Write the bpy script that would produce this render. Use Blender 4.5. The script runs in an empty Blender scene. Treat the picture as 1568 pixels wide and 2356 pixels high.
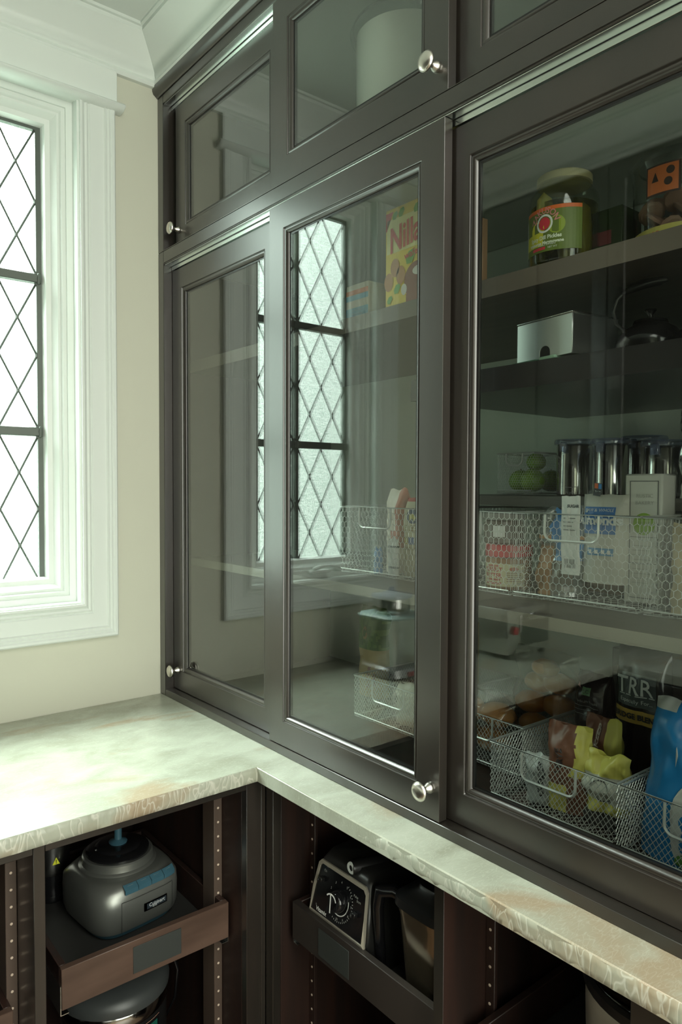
import bpy, bmesh, math, random
from math import pi, sin, cos, radians as R
from mathutils import Vector, Matrix, noise
random.seed(7)
S = bpy.context.scene
COL = S.collection

# ------------------------------------------------------------------ camera
CX, CY, CZ, YAW, PITCH, ROLL, F = -0.8903, -1.9081, 1.5045, 0.6827, -0.0350, 0.0038, 1662.3
cam = bpy.data.cameras.new('camera'); cam_o = bpy.data.objects.new('camera', cam); COL.objects.link(cam_o)
fwd = Vector((sin(YAW)*cos(PITCH), cos(YAW)*cos(PITCH), sin(PITCH)))
rgt = Vector((cos(YAW), -sin(YAW), 0)); upv = rgt.cross(fwd)
r2 = rgt*cos(ROLL)+upv*sin(ROLL); u2 = upv*cos(ROLL)-rgt*sin(ROLL)
cam_o.matrix_world = Matrix((( r2.x,u2.x,-fwd.x,CX),(r2.y,u2.y,-fwd.y,CY),(r2.z,u2.z,-fwd.z,CZ),(0,0,0,1)))
cam.sensor_fit = 'HORIZONTAL'; cam.sensor_width = 36; cam.lens = 36*F/1568
cam.clip_start = .02
S.camera = cam_o

# ------------------------------------------------------------------ world, lights, exposure
W = bpy.data.worlds.new('world'); S.world = W; W.use_nodes = True
wn = W.node_tree.nodes; wl = W.node_tree.links
bg = wn['Background']; tc = wn.new('ShaderNodeTexCoord'); sp = wn.new('ShaderNodeSeparateXYZ')
mr = wn.new('ShaderNodeValToRGB'); mp = wn.new('ShaderNodeMapRange')
wl.new(tc.outputs['Generated'], sp.inputs[0]); wl.new(sp.outputs['Z'], mp.inputs['Value'])
mp.inputs['From Min'].default_value = -.4; mp.inputs['From Max'].default_value = .6
wl.new(mp.outputs[0], mr.inputs[0])
mr.color_ramp.elements[0].color = (.058, .067, .058, 1); mr.color_ramp.elements[1].color = (.96, 1, .97, 1); ce = mr.color_ramp.elements.new(.74); ce.color = (.084, .093, .088, 1)
wl.new(mr.outputs[0], bg.inputs['Color']); bg.inputs['Strength'].default_value = 62

def area(name, loc, rot, sx, sy, energy, col, portal=False):
    l = bpy.data.lights.new(name, 'AREA'); l.shape = 'RECTANGLE'; l.size = sx; l.size_y = sy
    l.energy = energy; l.color = col
    if portal: l.cycles.is_portal = True
    o = bpy.data.objects.new(name, l); o.location = loc; o.rotation_euler = rot; COL.objects.link(o); return o
area('window_portal', (-.507, .155, 1.84), (R(-90), 0, 0), .50, 1.26, 1, (1, 1, 1), True)
area('rear_fill', (-.62, -3.12, 1.55), (R(90), 0, 0), 1.15, 2.1, 44, (.97, 1, .90))  # added soft fill behind the camera; no doorway is built there
area('ceiling_fill', (-.66, -2.35, 2.70), (0, 0, 0), .8, .8, 16, (1, .98, .90))  # added overhead fill to even out the room, not a ceiling fixture
sn = bpy.data.lights.new('hazy_sun', 'SUN'); sn.energy = 4; sn.angle = R(38); sn.color = (.97, 1, .97)
sn_o = bpy.data.objects.new('hazy_sun', sn); COL.objects.link(sn_o); sn_o.rotation_euler = Vector((-.50, -.62, -.60)).to_track_quat('-Z', 'Y').to_euler()
S.view_settings.view_transform = 'Standard'; S.view_settings.look = 'None'
S.view_settings.gamma = 1; S.view_settings.exposure = 0.25; S.view_settings.use_curve_mapping = False
try: S.cycles.max_bounces = 10; S.cycles.transparent_max_bounces = 24; S.cycles.sample_clamp_indirect = 6; S.cycles.caustics_reflective = False
except Exception: pass

# ------------------------------------------------------------------ materials
def mat(name, col, rough=.5, metal=0, col2=None, scale=8, stretch=(1, 1, 1), bump=0, bscale=40, coat=0, crough=.1, spec=.5, wave=False, ramp=(.35, .65), detail=4):
    m = bpy.data.materials.new(name); m.use_nodes = True
    n = m.node_tree.nodes; l = m.node_tree.links; b = n['Principled BSDF']
    b.inputs['Base Color'].default_value = (*col, 1); b.inputs['Roughness'].default_value = rough
    b.inputs['Metallic'].default_value = metal; b.inputs['Coat Weight'].default_value = coat; b.inputs['Coat Roughness'].default_value = crough
    b.inputs['Specular IOR Level'].default_value = spec
    t = n.new('ShaderNodeTexCoord'); mp = n.new('ShaderNodeMapping'); l.new(t.outputs['Object'], mp.inputs[0])
    mp.inputs['Scale'].default_value = stretch
    if col2:
        x = n.new('ShaderNodeTexNoise'); x.inputs['Scale'].default_value = scale; x.inputs['Detail'].default_value = detail
        l.new(mp.outputs[0], x.inputs['Vector'])
        r = n.new('ShaderNodeValToRGB'); l.new(x.outputs['Fac'], r.inputs[0])
        r.color_ramp.elements[0].color = (*col, 1); r.color_ramp.elements[1].color = (*col2, 1)
        r.color_ramp.elements[0].position, r.color_ramp.elements[1].position = ramp
        l.new(r.outputs[0], b.inputs['Base Color'])
    if bump:
        x2 = n.new('ShaderNodeTexNoise'); x2.inputs['Scale'].default_value = bscale; x2.inputs['Detail'].default_value = 3
        l.new(mp.outputs[0], x2.inputs['Vector'])
        bn = n.new('ShaderNodeBump'); bn.inputs['Strength'].default_value = bump; bn.inputs['Distance'].default_value = .002
        l.new(x2.outputs['Fac'], bn.inputs['Height']); l.new(bn.outputs[0], b.inputs['Normal'])
    return m

def glass_mat(name, tint=(.97, .985, .975), rough=0.0, f0=.04, noise_t=None, bump=0, bscale=60, milk=0, milkcol=(.8, .8, .8), fp_=4.5):
    """clear pane: transparent + mirror reflection weighted by Schlick's law"""
    m = bpy.data.materials.new(name); m.use_nodes = True
    n = m.node_tree.nodes; l = m.node_tree.links; n.clear()
    out = n.new('ShaderNodeOutputMaterial'); mix = n.new('ShaderNodeMixShader'); tr = n.new('ShaderNodeBsdfTransparent')
    gl = n.new('ShaderNodeBsdfGlossy'); gl.inputs['Roughness'].default_value = rough
    tr.inputs['Color'].default_value = (*tint, 1)
    g = n.new('ShaderNodeNewGeometry'); d = n.new('ShaderNodeVectorMath'); d.operation = 'DOT_PRODUCT'
    l.new(g.outputs['Normal'], d.inputs[0]); l.new(g.outputs['Incoming'], d.inputs[1])
    def M(op, a, b):
        x = n.new('ShaderNodeMath'); x.operation = op
        for i, q in enumerate((a, b)):
            if q is None: continue
            if isinstance(q, (int, float)): x.inputs[i].default_value = q
            else: l.new(q, x.inputs[i])
        return x.outputs[0]
    c = M('ABSOLUTE', d.outputs['Value'], None); c = M('SUBTRACT', 1.0, c); c = M('POWER', c, fp_)
    c = M('MULTIPLY', c, 1-f0); c = M('ADD', c, f0)
    l.new(c, mix.inputs[0]); l.new(gl.outputs[0], mix.inputs[2])
    last = tr.outputs[0]
    tcn = n.new('ShaderNodeTexCoord')
    if noise_t:
        x = n.new('ShaderNodeTexNoise'); x.inputs['Scale'].default_value = bscale; x.inputs['Detail'].default_value = 5
        x.inputs['Distortion'].default_value = .6
        l.new(tcn.outputs['Object'], x.inputs['Vector'])
        r = n.new('ShaderNodeValToRGB'); l.new(x.outputs['Fac'], r.inputs[0])
        r.color_ramp.elements[0].color = (*noise_t, 1); r.color_ramp.elements[1].color = (*tint, 1)
        r.color_ramp.elements[0].position = .33; r.color_ramp.elements[1].position = .6
        l.new(r.outputs[0], tr.inputs['Color'])
    if bump:
        x2 = n.new('ShaderNodeTexNoise'); x2.inputs['Scale'].default_value = bscale
        l.new(tcn.outputs['Object'], x2.inputs['Vector'])
        bn = n.new('ShaderNodeBump'); bn.inputs['Strength'].default_value = bump; bn.inputs['Distance'].default_value = .002
        l.new(x2.outputs['Fac'], bn.inputs['Height']); l.new(bn.outputs[0], gl.inputs['Normal'])
    if milk:
        df = n.new('ShaderNodeBsdfDiffuse'); df.inputs['Color'].default_value = (*milkcol, 1)
        mx = n.new('ShaderNodeMixShader'); mx.inputs[0].default_value = milk
        l.new(last, mx.inputs[1]); l.new(df.outputs[0], mx.inputs[2]); last = mx.outputs[0]
    l.new(last, mix.inputs[1]); l.new(mix.outputs[0], out.inputs[0])
    return m

def stone_mat(name, edge=False):
    m = mat(name, (.52, .53, .43), .22 if not edge else .35, spec=.5)
    n = m.node_tree.nodes; l = m.node_tree.links; b = n['Principled BSDF']
    t = n.new('ShaderNodeTexCoord'); mp = n.new('ShaderNodeMapping'); l.new(t.outputs['Object'], mp.inputs[0])
    mp.inputs['Scale'].default_value = (1, 1.5, 1); mp.inputs['Rotation'].default_value = (0, 0, .5)
    def nz(sc, det, dist, e0, c0, e1, c1):
        x = n.new('ShaderNodeTexNoise'); x.inputs['Scale'].default_value = sc; x.inputs['Detail'].default_value = det
        x.inputs['Distortion'].default_value = dist; l.new(mp.outputs[0], x.inputs['Vector'])
        r = n.new('ShaderNodeValToRGB'); l.new(x.outputs['Fac'], r.inputs[0])
        r.color_ramp.elements[0].position = e0; r.color_ramp.elements[1].position = e1
        r.color_ramp.elements[0].color = (*c0, 1); r.color_ramp.elements[1].color = (*c1, 1)
        return r.outputs[0], x.outputs['Fac']
    a, _ = nz(9, 9, .5, .30, (.32, .33, .26), .66, (.45, .47, .39))
    v, _ = nz(3.2, 8, 1.2, .56, (0, 0, 0), .68, (1, 1, 1))
    mx = n.new('ShaderNodeMix'); mx.data_type = 'RGBA'; l.new(v, mx.inputs[0]); l.new(a, mx.inputs[6]); mx.inputs[7].default_value = (.36, .29, .20, 1)
    # short pale crystalline flecks
    vo = n.new('ShaderNodeTexVoronoi'); vo.feature = 'DISTANCE_TO_EDGE'; vo.inputs['Scale'].default_value = 34 if not edge else 22
    mp2 = n.new('ShaderNodeMapping'); l.new(t.outputs['Object'], mp2.inputs[0])
    mp2.inputs['Scale'].default_value = (1, 3.2, 1) if not edge else (1.6, 1.6, .55); mp2.inputs['Rotation'].default_value = (0, 0, .6 if not edge else 0)
    nd = n.new('ShaderNodeTexNoise'); nd.inputs['Scale'].default_value = 14; l.new(mp2.outputs[0], nd.inputs['Vector'])
    add = n.new('ShaderNodeMix'); add.data_type = 'RGBA'; add.inputs[0].default_value = .25; l.new(mp2.outputs[0], add.inputs[6]); l.new(nd.outputs['Color'], add.inputs[7])
    l.new(add.outputs[2], vo.inputs['Vector'])
    rr = n.new('ShaderNodeValToRGB'); l.new(vo.outputs['Distance'], rr.inputs[0])
    rr.color_ramp.elements[0].position = 0; rr.color_ramp.elements[1].position = .07
    rr.color_ramp.elements[0].color = (1, 1, 1, 1) if edge else (.6, .6, .6, 1); rr.color_ramp.elements[1].color = (0, 0, 0, 1)
    mf = n.new('ShaderNodeMath'); mf.operation = 'MULTIPLY'; mf.inputs[1].default_value = .55 if edge else .28; l.new(rr.outputs[0], mf.inputs[0])
    m2 = n.new('ShaderNodeMix'); m2.data_type = 'RGBA'; l.new(mf.outputs[0], m2.inputs[0]); l.new(mx.outputs[2], m2.inputs[6])
    m2.inputs[7].default_value = (.70, .69, .60, 1)
    l.new(m2.outputs[2], b.inputs['Base Color'])
    bn = n.new('ShaderNodeBump'); bn.inputs['Strength'].default_value = .5 if edge else .06; bn.inputs['Distance'].default_value = .003 if edge else .001
    l.new(vo.outputs['Distance'] if edge else _ , bn.inputs['Height']); l.new(bn.outputs[0], b.inputs['Normal'])
    return m

wood = mat('espresso_wood', (.0175, .0150, .012), .30, coat=.85, crough=.27, col2=(.027, .021, .017), scale=5, stretch=(6, 1, .6), bump=.03, bscale=120, spec=.55)
wood_v = mat('espresso_wood_inner', (.020, .013, .011), .42, col2=(.034, .017, .013), scale=5, stretch=(7, 7, .4), spec=.4)
wood_t = mat('walnut_tray_front', (.075, .045, .033), .40, col2=(.115, .07, .052), scale=5, stretch=(1, 1, 5), spec=.5)
wood_s = mat('shelf_wood', (.075, .062, .050), .45, col2=(.095, .078, .064), scale=6, stretch=(6, 1, 6), spec=.4)
shelf_edge = mat('pale_shelf_edge', (.24, .22, .18), .5)
wood_sb = mat('dark_shelf', (.030, .027, .027), .30, spec=.5)
trim_w = mat('trim_paint', (.75, .795, .755), .38, spec=.4)
wall_p = mat('wall_paint', (.61, .61, .51), .85, bump=.05, bscale=200)
ceil_p = mat('ceiling_paint', (.72, .76, .72), .8)
cab_in = mat('cabinet_lining', (.60, .66, .57), .6)
floor_m = mat('oak_floor', (.20, .13, .08), .4, col2=(.28, .18, .11), scale=3, stretch=(1, 8, 1))
alu = mat('aluminium', (.82, .87, .85), .22, 1)
nickel = mat('satin_nickel', (.74, .70, .64), .28, 1)
film2 = None
steel = mat('brushed_steel', (.62, .62, .60), .25, 1, bump=.03, bscale=90)
steel_m = mat('mirror_steel', (.55, .55, .53), .12, 1)
lead = mat('lead_came', (.10, .115, .10), .45, .3)
wire = mat('silver_wire', (.70, .72, .69), .35, .4)
black = mat('black_plastic', (.012, .012, .012), .32)
black_g = mat('black_gloss', (.008, .008, .009), .12)
slate = mat('slate_plate', (.035, .040, .037), .55)
stone = stone_mat('quartzite'); stone_e = stone_mat('quartzite_edge', True)
glass = glass_mat('door_glass', tint=(.89, .915, .90), f0=.065, fp_=3.0)
pane_m = glass_mat('leaded_pane', tint=(.97, 1, .98), noise_t=(.70, .80, .74), bump=.8, bscale=210, rough=.1)
clear = glass_mat('clear_plastic', tint=(.90, .92, .92), rough=.06, f0=.06)
clear_b = glass_mat('clear_blue_plastic', tint=(.70, .76, .88), rough=.08, f0=.10, milk=.15, milkcol=(.5, .55, .75))
film = glass_mat('plastic_film', tint=(.96, .97, .96), rough=.10, f0=.08, bump=1, bscale=50, milk=.03)
film2 = glass_mat('cloudy_film', tint=(.92, .93, .92), rough=.12, f0=.10, bump=1, bscale=50, milk=.28, milkcol=(.62, .66, .64))
frost = glass_mat('milky_plastic', tint=(.9, .92, .9), rough=.15, f0=.06, milk=.8, milkcol=(.86, .90, .80))
gjar = glass_mat('jar_glass', tint=(.86, .90, .80), rough=.02, f0=.06)
smoke = glass_mat('smoky_plastic', tint=(.35, .30, .24), rough=.05, f0=.08)
_c = {}
def P(c, rough=.45, metal=0):
    k = (c, rough, metal)
    if k not in _c: _c[k] = mat('print_%02d' % len(_c), c, rough, metal)
    return _c[k]
white_i = P((.78, .78, .74)); red_i = P((.55, .03, .03)); yellow_i = P((.85, .62, .05)); green_i = P((.10, .36, .04))
blue_i = P((.05, .20, .55)); dark_i = P((.02, .02, .02)); brown_i = P((.20, .075, .035)); gray_i = P((.3, .3, .3))

# ------------------------------------------------------------------ mesh builder
_txt = {}
def text_geo(s, size, align='CENTER', bold=0):
    k = (s, size, align, bold)
    if k not in _txt:
        cu = bpy.data.curves.new('txt', 'FONT'); cu.body = s; cu.size = size; cu.align_x = align; cu.align_y = 'CENTER'; cu.resolution_u = 2
        cu.offset = bold
        o = bpy.data.objects.new('txt', cu); COL.objects.link(o)
        dg = bpy.context.evaluated_depsgraph_get(); dg.update()
        me = bpy.data.meshes.new_from_object(o.evaluated_get(dg))
        _txt[k] = ([tuple(v.co) for v in me.vertices], [tuple(p.vertices) for p in me.polygons])
        bpy.data.objects.remove(o); bpy.data.curves.remove(cu); bpy.data.meshes.remove(me)
    return _txt[k]

class MB:
    def __init__(s): s.v = []; s.f = []; s.mi = []; s.m = 0
    def add(s, vs, fs, m=None):
        k = len(s.v); s.v += [tuple(p) for p in vs]; s.f += [tuple(i+k for i in f) for f in fs]; s.mi += [s.m if m is None else m]*len(fs); return s
    def box(s, x0, x1, y0, y1, z0, z1, m=None):
        vs = [(x, y, z) for x in (x0, x1) for y in (y0, y1) for z in (z0, z1)]
        return s.add(vs, [(0, 1, 3, 2), (4, 6, 7, 5), (0, 4, 5, 1), (2, 3, 7, 6), (0, 2, 6, 4), (1, 5, 7, 3)], m)
    def prism(s, pts, fn, m=None):
        """pts: 2-D outline; fn(p, k) -> 3-D for k=0,1"""
        n = len(pts); vs = [fn(p, 0) for p in pts]+[fn(p, 1) for p in pts]
        return s.add(vs, [tuple(range(n))[::-1], tuple(range(n, 2*n))]+[(i, (i+1) % n, n+(i+1) % n, n+i) for i in range(n)], m)
    def lathe(s, prof, c=(0, 0, 0), seg=24, m=None, a0=0, a1=2*pi, sx=1, sy=1, cap=True, mf=None):
        full = abs(a1-a0-2*pi) < 1e-6; n = seg if full else seg+1; vs = []
        for r, z in prof:
            for i in range(n):
                a = a0+(a1-a0)*i/seg; vs.append((c[0]+sx*r*cos(a), c[1]+sy*r*sin(a), c[2]+z))
        for j in range(len(prof)-1):
            fs = []
            for i in range(seg):
                a, b = i, (i+1) % n if full else i+1
                fs.append((j*n+a, j*n+b, (j+1)*n+b, (j+1)*n+a))
            if j == 0: k = len(s.v); s.v += vs
            s.f += [tuple(q+k for q in f) for f in fs]; s.mi += [(mf(j) if mf else (s.m if m is None else m))]*len(fs)
        if cap and full:
            for j in (0, len(prof)-1):
                if prof[j][0] > 1e-5: s.f.append(tuple(k+j*n+i for i in range(n))); s.mi.append(mf(min(j, len(prof)-2)) if mf else (s.m if m is None else m))
        return s
    def rings(s, rs, m=None, cap=True, closed=True):
        n = len(rs[0]); k = len(s.v)
        for r in rs: s.v += [tuple(p) for p in r]
        mm = s.m if m is None else m
        for j in range(len(rs)-1):
            for i in range(n if closed else n-1):
                s.f.append((k+j*n+i, k+j*n+(i+1) % n, k+(j+1)*n+(i+1) % n, k+(j+1)*n+i)); s.mi.append(mm)
        if cap:
            s.f.append(tuple(k+i for i in range(n))); s.mi.append(mm)
            s.f.append(tuple(k+(len(rs)-1)*n+i for i in range(n))); s.mi.append(mm)
        return s
    def tube(s, pts, r, seg=8, m=None, closed=False):
        pts = [Vector(p) for p in pts]; n = len(pts); rs = []; up = Vector((0, 0, 1)); prev = None
        for i, p in enumerate(pts):
            a = pts[(i-1) % n] if closed or i > 0 else p; b = pts[(i+1) % n] if closed or i < n-1 else p
            t = (b-a).normalized()
            if prev is None:
                q = up if abs(t.dot(up)) < .9 else Vector((1, 0, 0)); x = t.cross(q).normalized()
            else: x = (prev-t*prev.dot(t)).normalized()
            prev = x; y = t.cross(x); rr = r[i] if isinstance(r, (list, tuple)) else r
            rs.append([p+(x*cos(2*pi*k/seg)+y*sin(2*pi*k/seg))*rr for k in range(seg)])
        if closed: rs.append(rs[0])
        return s.rings(rs, m, cap=not closed)
    def grid(s, nu, nv, fn, m=None, mf=None):
        k = len(s.v)
        for j in range(nv+1):
            for i in range(nu+1): s.v.append(tuple(fn(i/nu, j/nv)))
        for j in range(nv):
            for i in range(nu):
                a = k+j*(nu+1)+i; s.f.append((a, a+1, a+nu+2, a+nu+1)); s.mi.append(mf((i+.5)/nu, (j+.5)/nv) if mf else (s.m if m is None else m))
        return s
    def text(s, t, size, place, m=None, align='CENTER', bold=0):
        vs, fs = text_geo(t, size, align, bold)
        return s.add([place(p[0], p[1]) for p in vs], fs, m)
    def disc(s, place, r, seg=20, m=None, ry=None):
        ry = ry or r
        return s.add([place(r*cos(2*pi*i/seg), ry*sin(2*pi*i/seg)) for i in range(seg)], [tuple(range(seg))], m)
    def ringf(s, place, r0, r1, seg=28, m=None, a0=0, a1=2*pi):
        vs = []; 
        for i in range(seg+1):
            a = a0+(a1-a0)*i/seg; vs += [place(r0*cos(a), r0*sin(a)), place(r1*cos(a), r1*sin(a))]
        return s.add(vs, [(2*i, 2*i+1, 2*i+3, 2*i+2) for i in range(seg)], m)
    def quad(s, place, u0, u1, v0, v1, nu=1, nv=1, m=None):
        return s.grid(nu, nv, lambda a, b: place(u0+(u1-u0)*a, v0+(v1-v0)*b), m)
    def frame(s, u0, u1, v0, v1, prof, fn, m=None):
        """mitred rectangular frame, prof = closed list of (inset, depth)"""
        n = len(prof); k = len(s.v)
        for (su, sv) in ((0, 0), (1, 0), (1, 1), (0, 1)):
            for (i, w) in prof:
                s.v.append(tuple(fn(u1-i if su else u0+i, v1-i if sv else v0+i, w)))
        for c in range(4):
            for i in range(n):
                a = k+c*n; b = k+((c+1) % 4)*n; s.f.append((a+i, a+(i+1) % n, b+(i+1) % n, b+i)); s.mi.append(s.m if m is None else m)
        return s
    def xf(s, M, k0=0):
        for i in range(k0, len(s.v)): s.v[i] = tuple(M @ Vector(s.v[i]))
        return s
    def build(s, name, mats, parent=None, off=(0, 0, 0), bevel=0, smooth=False, ang=40, kind=None, label=None, segs=1):
        me = bpy.data.meshes.new(name)
        me.from_pydata([(p[0]-off[0], p[1]-off[1], p[2]-off[2]) for p in s.v], [], s.f)
        if not isinstance(mats, (list, tuple)): mats = [mats]
        for m_ in mats: me.materials.append(m_)
        if len(mats) > 1: me.polygons.foreach_set('material_index', [min(i, len(mats)-1) for i in s.mi])
        if len(s.f) < 60000:
            bm = bmesh.new(); bm.from_mesh(me); bmesh.ops.recalc_face_normals(bm, faces=bm.faces)
            if bevel:
                ed = [e for e in bm.edges if len(e.link_faces) == 2 and e.calc_face_angle(0) > .6]
                bmesh.ops.bevel(bm, geom=ed, offset=bevel, segments=segs, affect='EDGES', profile=.6, clamp_overlap=True)
            bm.to_mesh(me); bm.free()
        if smooth or bevel:
            me.shade_smooth(); me.set_sharp_from_angle(angle=R(ang))
        o = bpy.data.objects.new(name, me); COL.objects.link(o)
        if parent is not None: o.parent = parent
        if kind: o['kind'] = kind
        if label: o['label'] = label
        return o

def thing(name, label, cat, loc=(0, 0, 0), rz=0, group=None, kind=None):
    o = bpy.data.objects.new(name, None); COL.objects.link(o); o.empty_display_size = .05
    o.location = loc; o.rotation_euler = (0, 0, R(rz))
    if label: o['label'] = label
    if cat: o['category'] = cat
    if group: o['group'] = group
    if kind: o['kind'] = kind
    return o
def tag(o, label, cat, group=None):
    o['label'] = label; o['category'] = cat
    if group: o['group'] = group
    return o
def kids(o): return [c for c in bpy.data.objects if c.parent == o]
def copy_tree(o, loc, label, rz=None):
    def cp(x, par):
        c = x.copy(); COL.objects.link(c)
        if par is not None: c.parent = par
        for ch in kids(x): cp(ch, c)
        return c
    c = cp(o, None); c.location = loc; c['label'] = label
    if rz is not None: c.rotation_euler = (0, 0, R(rz))
    return c
def front(y=0., dz=0.):
    return lambda u, v: (u, y, v+dz)
def cyl(r, a0=-pi/2, z=0, c=(0, 0)):
    return lambda u, v: (c[0]+r*cos(a0+u/r), c[1]+r*sin(a0+u/r), z+v)

# ================================================================== THE ROOM
ZC = .914; YF = -3.2; XL = -1.62; XC = -1.30; CEIL = 2.712; SH = (.60)
mb = MB()
wx0, wx1, wz0, wz1 = -.790, -.222, 1.192, 2.505      # opening in the window wall
mb.box(XL-.15, wx0, 0, .16, 0, CEIL+.1); mb.box(wx1, .75, 0, .16, 0, CEIL+.1)
mb.box(wx0, wx1, 0, .16, 0, wz0); mb.box(wx0, wx1, 0, .16, wz1, CEIL+.1)
mb.build('wall_back', wall_p, kind='structure')
MB().box(XL-.15, XL, YF, 0, 0, CEIL+.1).build('wall_left', wall_p, kind='structure')
mb = MB().box(.62, .77, YF, 0, 0, CEIL+.1); mb.box(0.002, .62, YF, 0, 2.604, CEIL+.1)
mb.build('wall_right', [wall_p], kind='structure')
MB().box(XL-.15, .77, YF-.15, YF, 0, CEIL+.1).build('wall_front', wall_p, kind='structure')
MB().box(XL-.15, .77, YF-.15, .16, CEIL, CEIL+.1).build('ceiling', ceil_p, kind='structure')
fl = thing('floor', None, None, kind='structure')
for i in range(14):
    MB().box(XL+i*.16, XL+(i+1)*.16-.002, YF, .0, -.02, 0).build('plank', floor_m, fl)

# crown moulding: profile (out from wall, z)
CP = [(0, 2.598), (.013, 2.598), (.018, 2.606), (.013, 2.614), (.010, 2.618), (.016, 2.626), (.016, 2.634), (.030, 2.650), (.052, 2.672), (.070, 2.688), (.078, 2.694), (.078, 2.704), (.086, 2.7045), (.086, CEIL), (0, CEIL)]
def crown(name, pa, pb, fn):
    m_ = MB(); m_.rings([[fn(p, 0) for p in CP], [fn(p, 1) for p in CP]], cap=True)
    return m_.build(name, trim_w, kind='structure', smooth=True, ang=50)
crown('trim_1', 0, 0, lambda p, k: ((XC+p[0]) if k == 0 else 0-p[0], -p[0], p[1]))
crown('trim_2', 0, 0, lambda p, k: (-p[0], -p[0] if k == 0 else YF+p[0], p[1]+.002))
crown('trim_3', 0, 0, lambda p, k: (XC+p[0], -p[0] if k == 0 else YF+p[0], p[1]))
MB().box(XL+.0005, XC-.001, YF+.001, -.001, 2.604, CEIL-.0005).build('wall_soffit', wall_p, kind='structure')

# ------------------------------------------------------------------ window
win = thing('window_1', None, None, kind='structure')
fw = lambda u, v, w: (u, w, v)
cas = [(0, 0), (0, -.018), (.004, -.022), (.010, -.022), (.013, -.019), (.018, -.021), (.022, -.018), (.027, -.020), (.030, -.016), (.066, -.016), (.069, -.012), (.075, -.016), (.080, -.013), (.088, -.020), (.094, -.020), (.094, 0)]
# side casings and bottom casing (picture frame, cut under the cap)
cx0, cx1, cz0, cz1 = -.884, -.128, 1.100, 2.497
def casing_part(kind):
    m_ = MB()
    if kind == 'l': rs = [[(cx0+i, w, cz1) for i, w in cas], [(cx0+i, w, cz0+i) for i, w in cas]]
    if kind == 'r': rs = [[(cx1-i, w, cz1) for i, w in cas], [(cx1-i, w, cz0+i) for i, w in cas]]
    if kind == 'b': rs = [[(cx0+i, w, cz0+i) for i, w in cas], [(cx1-i, w, cz0+i) for i, w in cas]]
    m_.rings(rs); return m_.build('casing', trim_w, win, smooth=True, ang=25)
for k in 'lrb': casing_part(k)
MB().box(cx0-.004, cx1+.004, -.022, -.001, 2.513, 2.5975).build('frieze_board', trim_w, win, bevel=.001)
capp = [(0, 2.494), (-.024, 2.494), (-.036, 2.499), (-.042, 2.505), (-.040, 2.510), (-.030, 2.514), (0, 2.514)]
MB().rings([[(cx0-.020, y, z) for y, z in capp], [(cx1+.020, y, z) for y, z in capp]]).build('cap_moulding', trim_w, win, bevel=.0015)
# stepped jamb and sash
j = MB()
j.frame(wx0, wx1, wz0, wz1, [(0, -.012), (.006, -.012), (.006, .022), (.022, .024), (.022, .044), (0.0, .14)], fw)
j.build('jamb', trim_w, win, smooth=True, ang=30)
j = MB()
j.frame(wx0+.022, wx1-.022, wz0+.022, wz1-.022, [(0, .030), (.010, .030), (.014, .036), (.020, .036), (.032, .052), (.044, .055), (.049, .070), (.049, .098), (0, .098)], fw)
j.build('sash', trim_w, win, smooth=True, ang=25)
sx0, sx1, szb, szt = -.7165, -.2985, 1.2475, 2.4335
xm0, xm1 = -.5125, -.4950
leafs = [(-.7085, xm0), (xm1, -.3055)]
rows = [(1.2518, 1.634), (1.657, 2.033), (2.0555, 2.4285)]
c = MB(); c.frame(sx0-.006, sx1+.006, szb-.006, szt+.006, [(0, .074), (.0135, .074), (.0135, .090), (0, .090)], fw)
c.build('lead_border', lead, win)
MB().box(xm0, xm1, .070, .092, szb, szt).build('mullion', lead, win, bevel=.002)
for z0, z1 in ((1.634, 1.657), (2.033, 2.0555)):
    MB().box(sx0, xm0, .068, .091, z0, z1).build('saddle_bar', lead, win, bevel=.002)
    MB().box(xm1, sx1, .068, .091, z0, z1).build('saddle_bar', lead, win, bevel=.002)
    for x in (xm0+.004, xm1-.004, sx0+.002, sx1-.002):
        MB().lathe([(.0, -.016), (.005, -.012), (.0065, 0), (.005, .012), (0, .016)], (x, .070, (z0+z1)/2), 8).build('wire_tie', lead, win, smooth=True)
came = MB(); joint = MB()
def clip_poly(poly, x0, x1, z0, z1):
    def cut(p, f, g):
        out = []
        for i in range(len(p)):
            a, b = p[i-1], p[i]; fa, fb = f(a), f(b)
            if (fa >= 0) != (fb >= 0): t = fa/(fa-fb); out.append((a[0]+(b[0]-a[0])*t, a[1]+(b[1]-a[1])*t))
            if fb >= 0: out.append(b)
        return out
    for f in (lambda p: p[0]-x0, lambda p: x1-p[0], lambda p: p[1]-z0, lambda p: z1-p[1]):
        poly = cut(poly, f, 0)
        if len(poly) < 3: return []
    return poly
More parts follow.
